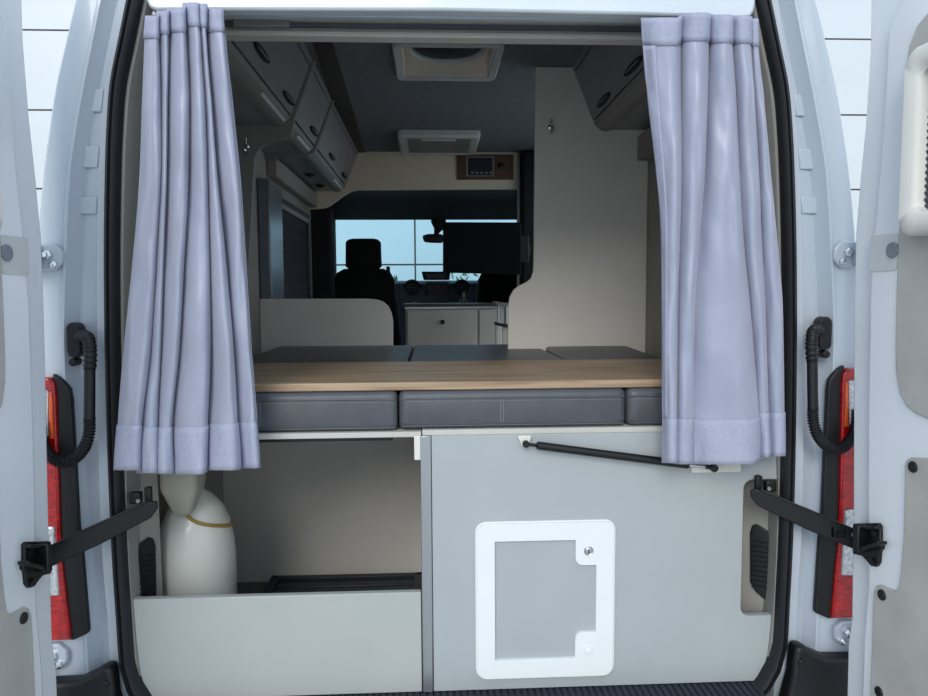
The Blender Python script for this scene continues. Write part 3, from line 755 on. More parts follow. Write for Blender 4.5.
# ================================================================== CURTAINS
def curtain(label, keys, edges, depth, tops, bots, hemtop, edge=None, bandtop=26, seed=1):
    """edges: one list per fold line, its x at each height in keys (traced in the opening plane);
    between two lines the cloth swells towards the viewer and turns back sharply at its right side"""
    rnd = random.Random(seed); Y0 = -.05; nrow = 80; nf = len(edges) - 1
    from mathutils import noise
    def at(lst, y):
        if y <= keys[0]: return lst[0]
        if y >= keys[-1]: return lst[-1]
        for a in range(len(keys) - 1):
            if keys[a] <= y <= keys[a + 1]:
                t = (y - keys[a]) / (keys[a + 1] - keys[a])
                p0, p1, p2, p3 = lst[max(a - 1, 0)], lst[a], lst[a + 1], lst[min(a + 2, len(lst) - 1)]
                return .5 * (2 * p1 + (p2 - p0) * t + (2 * p0 - 5 * p1 + 4 * p2 - p3) * t * t + (3 * p1 - p0 - 3 * p2 + p3) * t ** 3)
    PER = 3
    prof = [(0.0, .06), (.10, .30), (.28, .66), (.52, .92), (.76, 1.0), (.92, .92), (1.03, .66), (1.055, .34), (1.02, .10)]
    def row(t):
        pts = []
        for f in range(nf):
            y = tops[f] + (bots[f] - tops[f]) * t
            a, b = at(edges[f], y), at(edges[f + 1], y); wd = b - a
            d0, d1 = depth[f]; Dp = d0 + (d1 - d0) * t
            for k, (u, v) in enumerate(prof):
                over = 1.0 if f < nf - 1 else (1.0 if u <= 1 else 1 / u)
                x = a + wd * u * over
                if u > 1 and f < nf - 1: x = b + (u - 1) * min(wd, 26)
                wv = noise.noise(Vector((x * .045 + seed, y * .012, seed * 3.1))) * .014 * (.3 + t) + noise.noise(Vector((x * .12, y * .014 + seed, 7.7))) * .009 + noise.noise(Vector((x * .2, y * .05, 3.3 + seed))) * .0025
                if v < .2: wv *= .3
                yy = y
                if u > 1.0 and f < nf - 1:
                    y2 = tops[f + 1] + (bots[f + 1] - tops[f + 1]) * t; yy = y + (y2 - y) * (.5 if v > .3 else .9)
                pts.append(PY(x, yy, Y0 + .006 - Dp * 1.35 * v - wv))
        return smooth_pts(pts, PER)
    rowsv = [row(k / nrow) for k in range(nrow + 1)]
    t = thing('curtain', label, 'curtain', (sum(p.x for p in rowsv[0]) / len(rowsv[0]), Y0, rowsv[-1][0].z))
    n = len(rowsv[0]); kb = max(2, round(nrow * bandtop / 460)); kh = round(nrow * (1 - hemtop / 460.))
    def sheet(k0, k1, i0, i1, m, name, off, parent):
        bm = newbm(); V = []
        for k in range(k0, k1 + 1):
            r = []
            for i in range(i0, i1 + 1):
                p = rowsv[k][i]; a = rowsv[k][max(i - 1, 0)]; b = rowsv[k][min(i + 1, n - 1)]
                tg = b - a; nn = Vector((tg.y, -tg.x, 0)); nn = nn.normalized() if nn.length > 1e-9 else Vector((0, -1, 0))
                r.append(bm.verts.new(p + nn * off))
            V.append(r)
        for r0, r1 in zip(V, V[1:]):
            for i in range(len(r0) - 1): bm.faces.new((r0[i], r1[i], r1[i + 1], r0[i + 1]))
        o = obj(name, bm, m, parent, ang=80, keep=True)
        so = o.modifiers.new('thickness', 'SOLIDIFY'); so.thickness = .0022; so.offset = 0
        return o
    sheet(0, nrow, 0, n - 1, clothm, 'cloth', 0, t)
    sheet(0, kb, 0, n - 1, clothhem, 'heading_band', .0024, t)
    sheet(kh, nrow, 0, n - 1, clothhem, 'hem_band', .0024, t)
    if edge == 'left': sheet(kb, kh, 0, 7, clothhem, 'edge_band', .0024, t)
    if edge == 'right': sheet(kb, kh, n - 6, n - 1, clothhem, 'edge_band', .0024, t)
curtain('lavender satin curtain hanging at the left, spreading wider towards its hem',
        (10, 36, 100, 180, 260, 350, 426, 472),
        [[147, 145, 142.5, 139.6, 133, 124, 118, 115], [158, 158, 160, 160, 155, 149, 140, 138], [168, 168, 167, 166, 163, 160, 156.5, 156], [184, 185, 188, 187, 183, 178, 171, 172],
         [198, 200, 204, 206.5, 208, 209, 206, 204.5], [206, 206, 211, 217, 225, 232, 236, 239], [222, 224, 231, 239, 244.5, 250, 256, 259]],
        [(.035, .036), (.035, .030), (.045, .036), (.040, .050), (.036, .050), (.035, .034)],
        [16, 11, 9, 3, 4, 9], [470, 473, 473.5, 474, 470, 468], 46, 'right', 25, 3)
curtain('lavender satin curtain hanging at the right, beside the tall partition',
        (18, 46, 90, 180, 230, 300, 430, 463),
        [[642, 643.5, 648, 658, 662, 663, 663, 662], [680, 679, 679, 680, 679, 677, 676, 676], [708, 707, 706, 703, 699, 694, 692, 692], [731, 731, 734, 738, 741, 748, 757.5, 758],
         [750, 750, 753, 758, 760, 764, 768, 769], [757, 758, 763, 771, 776, 782, 784, 784]],
        [(.036, .026), (.048, .018), (.042, .034), (.034, .026), (.022, .022)],
        [18, 13, 15, 16, 19], [463, 464, 464, 457, 456], 44, 'left', 27, 8)

# ================================================================== OVERHEAD LOCKERS
def latch(s, c, ndir, parent):
    """oval pull latch lying on the tilted locker face, long axis along Y"""
    c = Vector(c); nd = Vector(ndir).normalized(); up = Vector((0, 1, 0)).cross(nd).normalized()
    def ell(a, b, h): return [c + Vector((0, 1, 0)) * (a * math.cos(q)) + up * (b * math.sin(q)) + nd * h for q in (2 * math.pi * k / 24 for k in range(24))]
    bm = newbm(); loft(bm, [ell(.095, .013, 0), ell(.095, .013, .006), ell(.088, .010, .009), ell(.082, .0075, .008), ell(.080, .006, .002)], True, True); o = obj('latch', bm, blackpl, parent, ang=40)
    bm = newbm(); loft(bm, [ell(.070, .0025, .004), ell(.070, .0025, .012)], True, True); obj('latch_button', bm, greytrim, o, bevel=.002)
TI, BI = (.525, CZ), (.612, 2.243)
def locker(s, y0, y1, pulls, label, ndoor=1, endpanel=None, pull_px=()):
    t = thing('overhead_locker', label, 'locker', (s * .72, (y0 + y1) / 2, 2.2))
    sec = [(TI[0] + .016, CZ - .002), (BI[0] + .016, BI[1]), (BI[0] + .04, 2.222), (.70, 2.206), (.849, 2.206), (.849, CZ - .002)]
    bm = newbm(); prismY(bm, [(s * x, z) for x, z in sec], y0, y1); obj('carcass', bm, lockerm, t, bevel=.002)
    # valance strip below the doors
    va = [(BI[0] + .004, BI[1] - .006), (BI[0] + .012, BI[1] - .022), (BI[0] + .035, BI[1] - .040), (.662, 2.199), (.69, 2.203), (.69, 2.21), (BI[0] + .03, BI[1] - .004)]
    bm = newbm(); prismY(bm, [(s * x, z) for x, z in va], y0 + .002, y1 - .002); v = obj('valance', bm, greytrim, t, ang=25)
    bm = newbm(); yy = y1 - .03
    if s < 0: extr(bm, [(s * x, yy - min(.38, (y1 - y0) * .55), z) for x, z in ((BI[0] + .015, BI[1] - .0255), (BI[0] + .024, BI[1] - .0335), (BI[0] + .024, BI[1] - .028))], (0, min(.38, (y1 - y0) * .55), 0)); obj('light_strip', bm, cream, v)
    else: bm.free()
    nd = Vector((-s * (BI[1] - TI[1]), 0, -s * s * (BI[0] - TI[0]))); nd = Vector((-s * (TI[1] - BI[1]), 0, -(BI[0] - TI[0]))).normalized()
    a = Vector((s * TI[0], 0, TI[1])); b = Vector((s * BI[0], 0, BI[1]))
    top = a + (b - a) * .10
    bm = newbm(); extr(bm, [a + nd * .0 + Vector((0, y0, 0)), top + Vector((0, y0, 0)), top - nd * .016 + Vector((0, y0, 0)), a - nd * .016 + Vector((0, y0, 0))], (0, y1 - y0, 0)); obj('top_rail', bm, lockerm, t)
    for k in range(ndoor):
        ya = y0 + (y1 - y0) * k / ndoor + .002; yb = y0 + (y1 - y0) * (k + 1) / ndoor - .002
        t2 = a + (b - a) * .115
        bm = newbm(); extr(bm, [t2 + Vector((0, ya, 0)), b + Vector((0, ya, 0)), b - nd * .016 + Vector((0, ya, 0)), t2 - nd * .016 + Vector((0, ya, 0))], (0, yb - ya, 0))
        dr = obj('door', bm, lockerm, t, bevel=.003)
        for (px, py) in pull_px:
            p = PP(px, py, a, nd)
            if ya <= p.y <= yb: latch(s, p, nd, dr)
    if endpanel:
        bm = newbm(); prismY(bm, [(s * x, z) for x, z in endpanel], y1, y1 + .018); obj('end_panel', bm, greytrim, t, bevel=.003)
    return t
ep = [(TI[0] - .012, CZ - .001), (BI[0] - .012, BI[1] - .005), (BI[0] - .008, BI[1] - .02), (BI[0] + .01, 2.205), (BI[0] + .04, 2.192), (.849, 2.175), (.849, CZ - .001)]
locker(-1, .26, 1.238, 2, 'grey overhead locker beside the left curtain, nearest on its side', 1, None, ((261, 52.5), (288, 98)))
locker(-1, 1.262, 1.80, 1, 'grey overhead locker with one latch, middle of the left row', 1, ep, ((313.5, 131),))
locker(-1, 1.825, FY - .005, 2, 'grey overhead locker against the beige board, farthest in the left row', 1, None, ((331.5, 156.5), (344, 175.5)))
locker(1, .26, 1.295, 2, 'grey overhead locker above the tall right partition', 1, None, ((604, 100), (634, 66)))
# partition frame between the first two left lockers, running down the wall
bm = newbm()
pp = [(-(TI[0] - .012), CZ - .001), (-(BI[0] - .012), BI[1] - .012)] + [XZ(x, y, 1.24) for x, y in ((291, 137), (280, 141), (271, 142.5), (264, 145), (258, 150.5), (254.5, 158), (253.3, 178), (250.5, 230), (247, 285), (246.5, 346))] + [(-.849, PZ1 + .01), (-.849, CZ - .001)]
prismY(bm, pp, 1.24, 1.26)
t = tag(obj('locker_partition', bm, greytrim, bevel=.003), 'grey curved partition running from the left lockers down the wall', 'partition')
# cable duct over the blind window
bm = newbm(); box(bm, -.849, -.80, 1.83, FY - .004, 2.10, 2.19); struct('trim_10', bm, walllin, bevel=.006)
bm = newbm(); box(bm, .80, .849, .3, 1.295, 2.08, 2.18); struct('trim_11', bm, walllin, bevel=.006)
# spot lights
def spot(c, ax, label, ss=1):
    t = thing('spot_light', label, 'lamp', c, 'interior spot lights')
    bm = newbm(); lathe(bm, [(.028 * ss, 0), (.028 * ss, .004), (.022 * ss, .012), (.018 * ss, .014)], c, ax, 20); b_ = obj('housing', bm, blackpl, t)
    bm = newbm(); lathe(bm, [(.011 * ss, .012), (.012 * ss, .018), (.003, .022)], c, ax, 16); obj('lens', bm, chrome, b_)
p = PZ(310, 174, 2.205); spot((p.x, p.y, 2.2055), (0, 0, -1), 'small round spot light under the far left locker, nearer one')
p = PZ(320, 185, 2.205); spot((p.x, p.y, 2.2055), (0, 0, -1), 'small round spot light under the far left locker, farther one')
p = PX(237, 100, -.849); spot((-.8495, p.y, p.z), (1, 0, -.2), 'small reading light on the wall beside the left curtain')
def hook(c, label):
    t = thing('coat_hook', label, 'hook', c, 'chrome hooks')
    c = Vector(c)
    bm = newbm(); lathe(bm, [(.011, 0), (.011, .004), (.006, .007)], c, (0, -1, 0), 16); obj('base_plate', bm, chrome, t)
    bm = newbm(); tube(bm, smooth_pts([c + Vector((0, -.004, 0)), c + Vector((0, -.03, -.002)), c + Vector((0, -.036, -.024)), c + Vector((0, -.02, -.032))], 5), .0045, 8); obj('hook_arm', bm, chrome, t)
    bm = newbm(); tube(bm, [c + Vector((0, -.004, .002)), c + Vector((0, -.016, .03))], [.004, .006], 8); obj('hook_knob', bm, chrome, t)
p = PY(550.5, 127, 1.30); hook((p.x, 1.30, p.z), 'small chrome hook on the tall right partition')
p = PY(247, 146, 1.24); hook((p.x, 1.2405, p.z), 'small chrome hook on the curved left partition')

# ================================================================== PARTITIONS
pr_y = 1.30
bm = newbm()
q = [XZ(x, y, pr_y) for x, y in ((535.6, 80), (534.5, 180), (533.7, 262), (533.2, 272), (531, 278.5), (526, 282.5), (519, 285.5), (513.5, 290), (509.8, 297), (508.4, 306), (508, 345))]
q[0] = (q[0][0], CZ - .001)
poly = q + [(q[-1][0], PZ1 - .05), (.849, PZ1 - .05), (.849, CZ - .001)]
prismY(bm, poly, pr_y, pr_y + .02); tag(obj('partition_panel', bm, panelm, bevel=.002), 'tall light grey partition with a curved lower corner behind the right cushion', 'partition')
bm = newbm()
q = [XZ(x, y, 1.62) for x, y in ((393, 346), (393, 321), (391.5, 313), (388.5, 306.5), (383, 301.5), (376, 299.3), (366, 298.6), (266, 298.8))]
poly = [(q[0][0], PZ1 - .05)] + q + [(-.849, q[-1][1]), (-.849, PZ1 - .05)]
prismY(bm, poly, 1.62, 1.64); tag(obj('partition_panel', bm, panelm, bevel=.002), 'low light grey partition with a rounded corner in front of the driver seat', 'partition')

# blind window on the left wall
wx = -.849
t = thing('blind_window', 'closed pleated blind over the side window below the left lockers', 'blind', (wx, 2.2, 1.5))
A0 = PX(271, 204, wx).y; A1 = PX(303, 222, wx).y
ztop = PX(271, 203, wx).z - .015; zbot = 1.48
bm = newbm()
box(bm, wx, wx + .055, A0 - .28, A0, zbot, ztop + .09); obj('side_rail', bm, mat('blue grey satin rail', (122, 132, 142), 0.28, metal=0.4, var=0.03), t, bevel=.008)
bm = newbm(); box(bm, wx, wx + .03, A1, A1 + .06, zbot, ztop + .03); box(bm, wx, wx + .03, A0, A1 + .06, ztop, ztop + .06); obj('frame', bm, blackpl, t, bevel=.006)
bm = newbm(); box(bm, wx + .028, wx + .036, A0 + .04, A1, ztop - .0, ztop + .028); obj('top_rail', bm, greytrim, t, bevel=.003)
bm = newbm(); rings = []
NP = 26
for k in range(2 * NP + 1):
    z = zbot + (ztop - zbot) * k / (2 * NP); d_ = .012 if k % 2 else .024
    rings.append([(wx + d_, A0, z), (wx + d_, A1, z), (wx + .002, A1, z), (wx + .002, A0, z)])
loft(bm, rings); obj('pleated_screen', bm, blindm, t, ang=10)

# ================================================================== CEILING FITTINGS
def cpt(px, py, z): p = PZ(px, py, z); return p
t = thing('roof_vent', 'square roof vent with round fan, nearest the opening', 'roof vent', (PZ(445, 62, CZ).x, PZ(445, 62, CZ).y, CZ))
a = PZ(391, 46, CZ - .02); y0 = PZ(446, 45, CZ - .02).y; y1 = PZ(446, 80.5, CZ - .02).y; x0 = PZ(397, 80, CZ - .02).x; x1 = PZ(495, 80, CZ - .02).x
bm = newbm()
def fr(x0, x1, y0, y1, z, r): return [(x, y, z) for x, y in rrect(x0, x1, y0, y1, r, 5)]
m_ = .03
loft(bm, [fr(x0, x1, y0, y1, CZ - .001, .03), fr(x0, x1, y0, y1, CZ - .018, .03), fr(x0 + .006, x1 - .006, y0 + .006, y1 - .006, CZ - .024, .03), fr(x0 + m_, x1 - m_, y0 + m_, y1 - m_, CZ - .020, .015), fr(x0 + m_ + .004, x1 - m_ - .004, y0 + m_ + .004, y1 - m_ - .004, CZ - .001, .012)], True, False)
obj('vent_frame', bm, ventm, t, ang=40)
# well going up into the roof, with round fan
cx, cy = (x0 + x1) / 2, (y0 + y1) / 2
bm = newbm()
A_ = fr(va_[0] + .004, va_[1] - .004, va_[2] + .004, va_[3] - .004, CZ - .012, .012); B_ = fr(va_[0] + .004, va_[1] - .004, va_[2] + .004, va_[3] - .004, CZ + .07, .012)
C_ = fr(va_[0] - .004, va_[1] + .004, va_[2] - .004, va_[3] + .004, CZ + .075, .016); D_ = fr(va_[0] - .002, va_[1] + .002, va_[2] - .002, va_[3] + .002, CZ - .012, .016)
RR = loft(bm, [D_, A_, B_], True, False); bm.faces.new(RR[-1])
obj('vent_well', bm, ventin, t, ang=40)
bm = newbm(); lathe(bm, [(.160, 0), (.160, .022), (.150, .026), (.142, .016), (.142, 0)], (cx, cy - .005, CZ + .054), (0, 0, -1), 48); obj('fan_ring', bm, ventm, t)
bm = newbm(); lathe(bm, [(.142, 0), (.13, .010), (.05, .014), (.0, .015)], (cx, cy - .005, CZ + .051), (0, 0, -1), 48); fan = obj('fan_dome', bm, blackpl, t, ang=60)
bm = newbm(); c = PZ(474, 70, CZ + .02); box(bm, c.x - .022, c.x + .018, c.y - .02, c.y + .02, CZ + .005, CZ + .04); obj('crank_knob', bm, blackpl, t, bevel=.006)
t = thing('roof_vent', 'closed roof blind casing above the beige board, farthest from the opening', 'roof vent', (PZ(438, 145, CZ).x, 2.75, CZ))
x0 = PY(397, 135, 2.48).x; x1 = PY(480, 135, 2.48).x; y0 = 2.42; y1 = 2.95
bm = newbm(); loft(bm, [fr(x0, x1, y0, y1, CZ - .001, .03), fr(x0, x1, y0, y1, CZ - .028, .03), fr(x0 + .012, x1 - .012, y0 + .012, y1 - .012, CZ - .04, .025), fr(x0 + .05, x1 - .05, y0 + .05, y1 - .05, CZ - .038, .01), fr(x0 + .055, x1 - .055, y0 + .055, y1 - .055, CZ - .03, .01)]); f_ = obj('vent_frame', bm, ventm, t, ang=40)
bm = newbm(); box(bm, x0 + .06, x1 - .06, y0 + .06, y1 - .06, CZ - .036, CZ - .03); obj('roller_blind', bm, greytrim, t)
bm = newbm(); box(bm, (x0 + x1) / 2 - .1, (x0 + x1) / 2 + .1, y0 + .07, y0 + .085, CZ - .045, CZ - .034); obj('blind_pull', bm, ventm, t, bevel=.003)

# walnut control panel
yc = FY - .014
t = thing('control_panel', 'dark wood control panel with display and knob on the beige board', 'control panel', PY(487, 181, yc))
bm = newbm(); prismY(bm, [XZ(x, y, yc) for x, y in ((457, 154.5), (513.5, 154.5), (513.5, 179.5), (457, 179.5))], yc, FY - .001); obj('wood_plate', bm, mat('walnut plate', (92, 62, 44), 0.4, var=.15, scale=14, stretch=(1, 1, 8)), t, bevel=.002)
bm = newbm(); prismY(bm, [XZ(x, y, yc) for x, y in ((466, 156.5), (494, 156.5), (494, 176.5), (466, 176.5))], yc - .006, yc); dsp = obj('display_frame', bm, greytrim, t, bevel=.002)
bm = newbm(); prismY(bm, [XZ(x, y, yc) for x, y in ((468, 158), (492.5, 158), (492.5, 175.5), (468, 175.5))], yc - .008, yc - .004); obj('display', bm, screenm, dsp)
bm = newbm()
for k in range(5):
    x = 471 + k * 4.6; prismY(bm, [XZ(xx, y, yc) for xx, y in ((x, 172), (x + 2.6, 172), (x + 2.6, 174), (x, 174))], yc - .0095, yc - .007)
obj('button_row', bm, greytrim, dsp)
c = PY(501, 166, yc); bm = newbm(); lathe(bm, [(.022, 0), (.022, .006), (.014, .009), (.013, .022), (.010, .024)], c, (0, -1, 0), 24); obj('knob', bm, blackpl, t)
for (x, y) in ((458.5, 177.3), (512, 177.3)):
    c = PY(x, y, yc); bm = newbm(); lathe(bm, [(.004, 0), (.003, .003)], c, (0, -1, 0), 8); obj('screw', bm, chrome, t)

# ================================================================== CAB
def rbox(bm, c, sx, sy, sz, r, taper=1.0, lean=0.0):
    """rounded block: stacked rounded rectangles, top width factor taper, leaning back by lean"""
    rings = []
    for k, (f, ins) in enumerate(((0, r), (.04, r * .35), (.12, 0), (.5, 0), (.88, 0), (.96, r * .35), (1, r))):
        w = (sx / 2) * (1 + (taper - 1) * f) - ins; d = sy / 2 - ins
        z = c[2] + sz * f
        rings.append([(c[0] + x, c[1] + lean * f + y, z) for x, y in rrect(-w, w, -d, d, min(w, d) * .6, 5)])
    loft(bm, rings)
def seat(cx, label, hy=3.60):
    zt_ = PY(363, 238.5, hy).z; zb_ = PY(363, 270, hy).z; zs = PY(363, 269.5, hy).z
    t = thing('cab_seat', label, 'seat', (cx, hy + .25, FZ))
    bm = newbm(); rbox(bm, (cx, hy, zb_), .265, .10, zt_ - zb_, .05, .96); obj('headrest', bm, seatm, t, ang=60)
    for o_ in (-.05, .05):
        bm = newbm(); tube(bm, [(cx + o_, hy + .02, zs - .08), (cx + o_, hy, zb_ + .04)], .008, 8); obj('headrest_post', bm, bracketm, t)
    bm = newbm(); rbox(bm, (cx, hy + .10, 1.0), .56, .18, zs - 1.0 + .005, .07, .78, -.09); bk = obj('backrest', bm, seatm, t, ang=60)
    bm = newbm(); rbox(bm, (cx, hy + .27, .86), .54, .5, .18, .05); obj('seat_pad', bm, seatm, t, ang=60)
    bm = newbm(); box(bm, cx - .22, cx + .22, hy + .08, hy + .48, FZ, .87); obj('seat_base', bm, cabm, t, bevel=.02)
    bm = newbm(); c = Vector((cx + .185, hy + .0, zs)); box(bm, c.x - .02, c.x + .008, c.y - .01, c.y + .02, c.z - .03, c.z + .022); obj('belt_guide', bm, blackpl, bk, bevel=.006)
hx = PY(363.5, 250, 3.60).x
seat(hx, 'black driver seat with a headrest against the bright windscreen')
seat(-hx - .04, 'black passenger seat mostly hidden behind the television')

# dashboard
DY = 4.40
def dz(y): return PY(437, y, DY).z
t = thing('dashboard', 'charcoal dashboard with round vents and central display below the windscreen', 'dashboard', (0, DY, 1.0))
bm = newbm()
prismX(bm, [(DY + .02, 1.0), (DY, dz(302)), (DY - .02, dz(284)), (DY + .05, dz(280.5)), (4.9, dz(281)), (4.9, 1.0)], -.88, .88); obj('dash_body', bm, dashm, t, bevel=.025, seg=3)
for x in (412, 462):
    c = PY(x, 287.5, DY - .02); bm = newbm(); lathe(bm, [(.068, 0), (.070, .012), (.060, .02), (.054, .006), (.0, .006)], c, (0, -1, 0), 32); v = obj('air_vent', bm, blackpl, t, ang=40)
    for k in (-1, 0, 1):
        bm = newbm(); box(bm, c.x - .047, c.x + .047, c.y - .018, c.y - .006, c.z + k * .022 - .004, c.z + k * .022 + .004); obj('vent_slat', bm, dashm, v)
bm = newbm(); prismY(bm, [XZ(x, y, DY - .02) for x, y in ((426, 282), (449, 282), (449, 295), (426, 295))], DY - .03, DY); cs = obj('display_surround', bm, blackpl, t, bevel=.008)
bm = newbm(); prismY(bm, [XZ(x, y, DY - .03) for x, y in ((428, 284), (447, 284), (447, 292.5), (428, 292.5))], DY - .034, DY - .028); obj('display', bm, screenm, cs)
bm = newbm(); prismY(bm, [XZ(x, y, DY - .03) for x, y in ((428, 293.6), (447, 293.6), (447, 294.4), (428, 294.4))], DY - .036, DY - .028); obj('button_strip', bm, greytrim, cs)
bm = newbm(); c = PY(414.5, 303.5, 4.22); lathe(bm, [(.035, -.08), (.035, 0), (.02, .012)], c, (0, 0, 1), 20); obj('gear_knob', bm, greytrim, t)
bm = newbm(); box(bm, -.03 + c.x, .12 + c.x, 4.17, DY + .03, 1.0, c.z - .075); obj('console', bm, blackpl, t, bevel=.02)
# box on the dash
t = thing('dash_tray', 'black open tray standing on top of the dashboard', 'tray', PY(436, 281, DY + .15))
bm = newbm(); prismY(bm, [XZ(x, y, DY + .13) for x, y in ((421.5, 271.5), (450.5, 271.5), (449.5, 280), (423.5, 280))], DY + .12, DY + .2); s_ = obj('tray_body', bm, blackpl, t, bevel=.008)
bm = newbm(); prismY(bm, [XZ(x, y, DY + .12) for x, y in ((426, 273.5), (446, 273.5), (445, 278.5), (427, 278.5))], DY + .115, DY + .121); obj('tray_face', bm, greytrim, s_, bevel=.003)
# keys
kp = PY(463.5, 292, DY - .045)
t = thing('key_ring', 'pale keys hanging from the right dashboard vent', 'keys', (kp.x, kp.y, kp.z - .09))
bm = newbm(); box(bm, kp.x - .012, kp.x + .014, kp.y - .006, kp.y + .004, kp.z - .05, kp.z); obj('fob', bm, keym, t, bevel=.004)
for (dx, rr_) in ((-.03, -.5), (.03, .5), (.0, 0)):
    bm = newbm(); tube(bm, [(kp.x, kp.y, kp.z - .045), (kp.x + dx * .9, kp.y, kp.z - .075), (kp.x + dx, kp.y, kp.z - .115)], .006, 8); obj('key', bm, keym, t)
# mirror
my = 4.42
t = thing('rearview_mirror', 'black rear-view mirror against the bright windscreen', 'mirror', PY(434, 240, my))
bm = newbm(); prismY(bm, chaikin([Vector(XZ(x, y, my)) for x, y in ((422.5, 233.8), (446, 233.8), (446, 243), (425, 242.5), (423, 240))], 1), my, my + .04); b_ = obj('mirror_housing', bm, blackpl, t, bevel=.008)
bm = newbm(); prismY(bm, [XZ(x, y, my) for x, y in ((424.5, 235.2), (445, 235.2), (445, 241.5), (426, 241.2))], my - .002, my + .002); obj('mirror_glass', bm, mat('mirror glass', (90, 96, 104), 0.08, metal=.9, var=0), b_)
bm = newbm(); prismY(bm, [XZ(x, y, my + .05) for x, y in ((431, 215), (446, 215), (446, 228), (441, 231), (438, 234.5), (434, 234.5), (434, 228), (431, 222))], my + .03, my + .09); obj('mirror_stem', bm, blackpl, t, bevel=.006)

# television on an arm
ty = 2.35
t = thing('television', 'flat black television in front of the windscreen, beside the tall partition', 'television', PY(488, 276, ty))
bm = newbm(); prismY(bm, [XZ(x, y, ty) for x, y in ((443, 222), (521, 222.3), (521, 274.5), (443, 272.5))], ty, ty + .035); b_ = obj('casing', bm, tvm, t, bevel=.004)
bm = newbm(); box(bm, PY(500, 250, ty).x, PY(530, 250, ty).x, ty + .035, ty + .07, PY(488, 262, ty).z, PY(488, 235, ty).z); obj('wall_mount', bm, bracketm, t, bevel=.004)
bm = newbm(); box(bm, PY(522, 250, ty).x, PY(532, 250, ty).x, ty + .069, FY - .101, PY(488, 254, ty).z, PY(488, 244, ty).z); obj('mount_arm', bm, bracketm, t, bevel=.004)
# ================================================================== DRAWER UNIT
ky = 2.70
kx0 = PY(405.5, 320, ky).x; kx1 = PY(520, 320, ky).x; kz1 = PY(450, 306.5, ky).z
t = thing('drawer_unit', 'pale grey drawer unit with a round knob beyond the cushions', 'cabinet', ((kx0 + kx1) / 2, ky + .15, FZ))
bm = newbm(); box(bm, kx0, kx1, ky, ky + .33, FZ, kz1); obj('carcass', bm, kitchm, t, bevel=.003)
bm = newbm(); box(bm, kx0 - .015, kx1, ky - .012, ky + .34, kz1, kz1 + .018); wt = obj('worktop', bm, mat('dark worktop', (58, 52, 48), .4, var=.1), t, bevel=.003)
bm = newbm(); box(bm, kx0 - .004, kx1, ky - .012, ky, kz1 - .014, kz1); obj('edge_strip', bm, alu, t, bevel=.002)
fx1 = PY(476.5, 320, ky).x
bm = newbm(); box(bm, kx0 + .012, fx1, ky - .014, ky, kz1 - .34, kz1 - .022); dr = obj('drawer', bm, kitchm, t, bevel=.004)
c = PY(442.5, 322, ky - .014); bm = newbm(); lathe(bm, [(.012, 0), (.012, .004), (.008, .012), (.014, .02), (.012, .026), (.004, .029)], c, (0, -1, 0), 20); obj('knob', bm, blackgl, dr)
bm = newbm(); box(bm, fx1 + .016, PY(497, 320, ky).x, ky - .014, ky, kz1 - .34, kz1 - .022); obj('door', bm, kitchm, t, bevel=.004)
# folded frame next to the unit
fy = 2.3
t = thing('folding_frame', 'small pale upright frame beside the tall partition edge', 'frame', PY(502, 346, fy))
bm = newbm(); prismY(bm, [XZ(x, y, fy) for x, y in ((496, 323), (502, 323), (502, 400), (496, 400))], fy, fy + .04); obj('post', bm, cream, t, bevel=.004)
bm = newbm(); prismY(bm, [XZ(x, y, fy) for x, y in ((503, 326), (509, 326), (509, 400), (503, 400))], fy + .03, fy + .06); obj('post', bm, kitchm, t, bevel=.004)
bm = newbm(); prismY(bm, [XZ(x, y, fy) for x, y in ((494, 301), (511, 304), (511, 307), (497, 306))], fy - .01, fy + .16); obj('top_plate', bm, greytrim, t, bevel=.004)
bm = newbm(); tube(bm, [PY(498, 306, fy + .02), PY(498, 324, fy + .02)], .007, 10); tube(bm, [PY(506, 306, fy + .02), PY(506, 328, fy + .04)], .01, 10); obj('stem', bm, alu, t)
bm = newbm(); prismY(bm, [XZ(x, y, fy) for x, y in ((495, 322), (510, 325), (510, 328), (495, 325))], fy - .006, fy + .06); obj('cross_plate', bm, blackpl, t, bevel=.003)

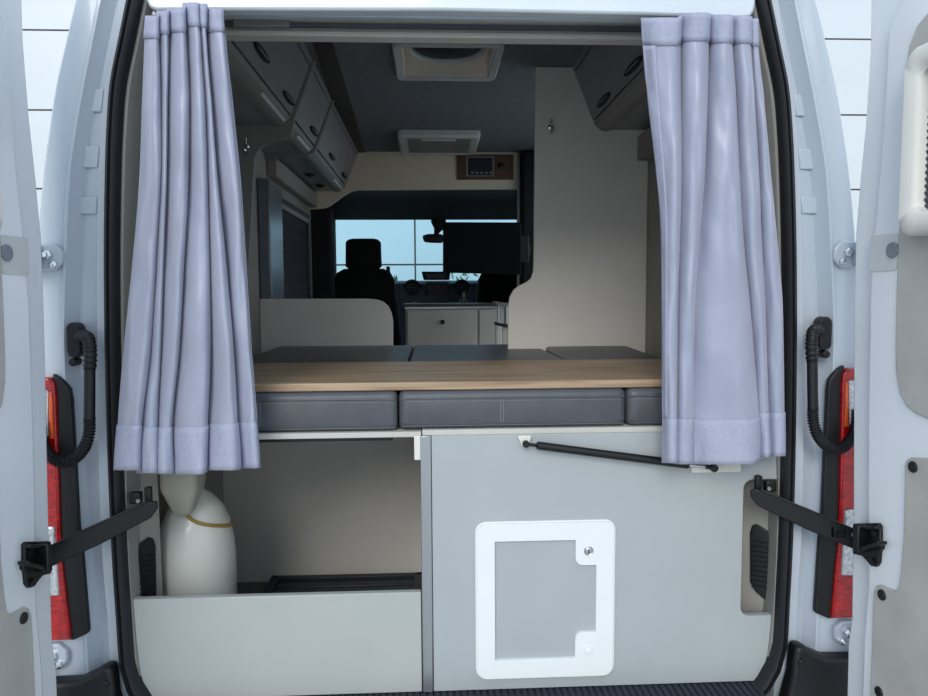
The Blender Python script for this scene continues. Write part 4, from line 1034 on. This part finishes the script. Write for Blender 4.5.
# shrubs seen through the windscreen
def shrub(px, top, label, seed, w=.5):
    rnd = random.Random(seed)
    c = PY(px, top, 6.6)
    bm = newbm()
    for k in range(260):
        a = rnd.uniform(0, 6.28); rr_ = w * math.sqrt(rnd.random()); z = rnd.uniform(.15, c.z - .02) ; f = 1 - .5 * (z / c.z) ** 3
        p = Vector((c.x + rr_ * f * math.cos(a), 6.6 + .5 * rr_ * f * math.sin(a), z)); L = rnd.uniform(.06, .14); d_ = Vector((rnd.uniform(-1, 1), rnd.uniform(-1, 1), rnd.uniform(.2, 1.4))).normalized() * L; sd = d_.cross(Vector((rnd.uniform(-1, 1), rnd.uniform(-1, 1), rnd.uniform(-1, 1)))).normalized() * L * .18
        v = [bm.verts.new(q) for q in (p, p + d_ * .5 + sd, p + d_, p + d_ * .5 - sd)]; bm.faces.new(v)
    t = thing('shrub', label, 'shrub', (c.x, 6.6, 0), 'shrubs by the white wall')
    obj('foliage', bm, leafm, t, keep=True)
    bm = newbm(); tube(bm, [(c.x, 6.6, 0), (c.x + .02, 6.6, c.z * .5), (c.x, 6.6, c.z * .8)], [.03, .02, .008], 8); obj('stem', bm, brown, t)
shrub(392, 279, 'green shrub top seen through the windscreen beside the driver seat', 4, .22)
shrub(470, 273, 'green shrub top seen through the windscreen below the television', 9, .45)

# ================================================================== LIGHT
w = bpy.data.worlds.new('sky'); S.world = w; w.use_nodes = True; nt = w.node_tree
bg = nt.nodes['Background']
tc = nt.nodes.new('ShaderNodeTexCoord'); sx = nt.nodes.new('ShaderNodeSeparateXYZ'); rp = nt.nodes.new('ShaderNodeValToRGB')
nt.links.new(tc.outputs['Generated'], sx.inputs[0]); nt.links.new(sx.outputs['Z'], rp.inputs[0]); nt.links.new(rp.outputs[0], bg.inputs[0])
e = rp.color_ramp.elements
e[0].position = 0.0; e[0].color = (0.88, 0.93, 1.0, 1); e[1].position = 0.8; e[1].color = (0.62, 0.80, 1.0, 1)
bg.inputs[1].default_value = 1.2
sl = bpy.data.lights.new('sun', 'SUN'); so = bpy.data.objects.new('sun', sl); COL.objects.link(so)
sl.energy = 1.5; sl.angle = math.radians(28); sl.color = (1.0, 0.97, 0.92)
so.rotation_euler = (math.radians(62), 0, math.radians(-14))
S.cycles.max_bounces = 12; S.cycles.diffuse_bounces = 8
S.view_settings.view_transform = 'Standard'; S.view_settings.look = 'None'; S.view_settings.exposure = 0.0; S.view_settings.gamma = 1.0; S.view_settings.use_curve_mapping = False
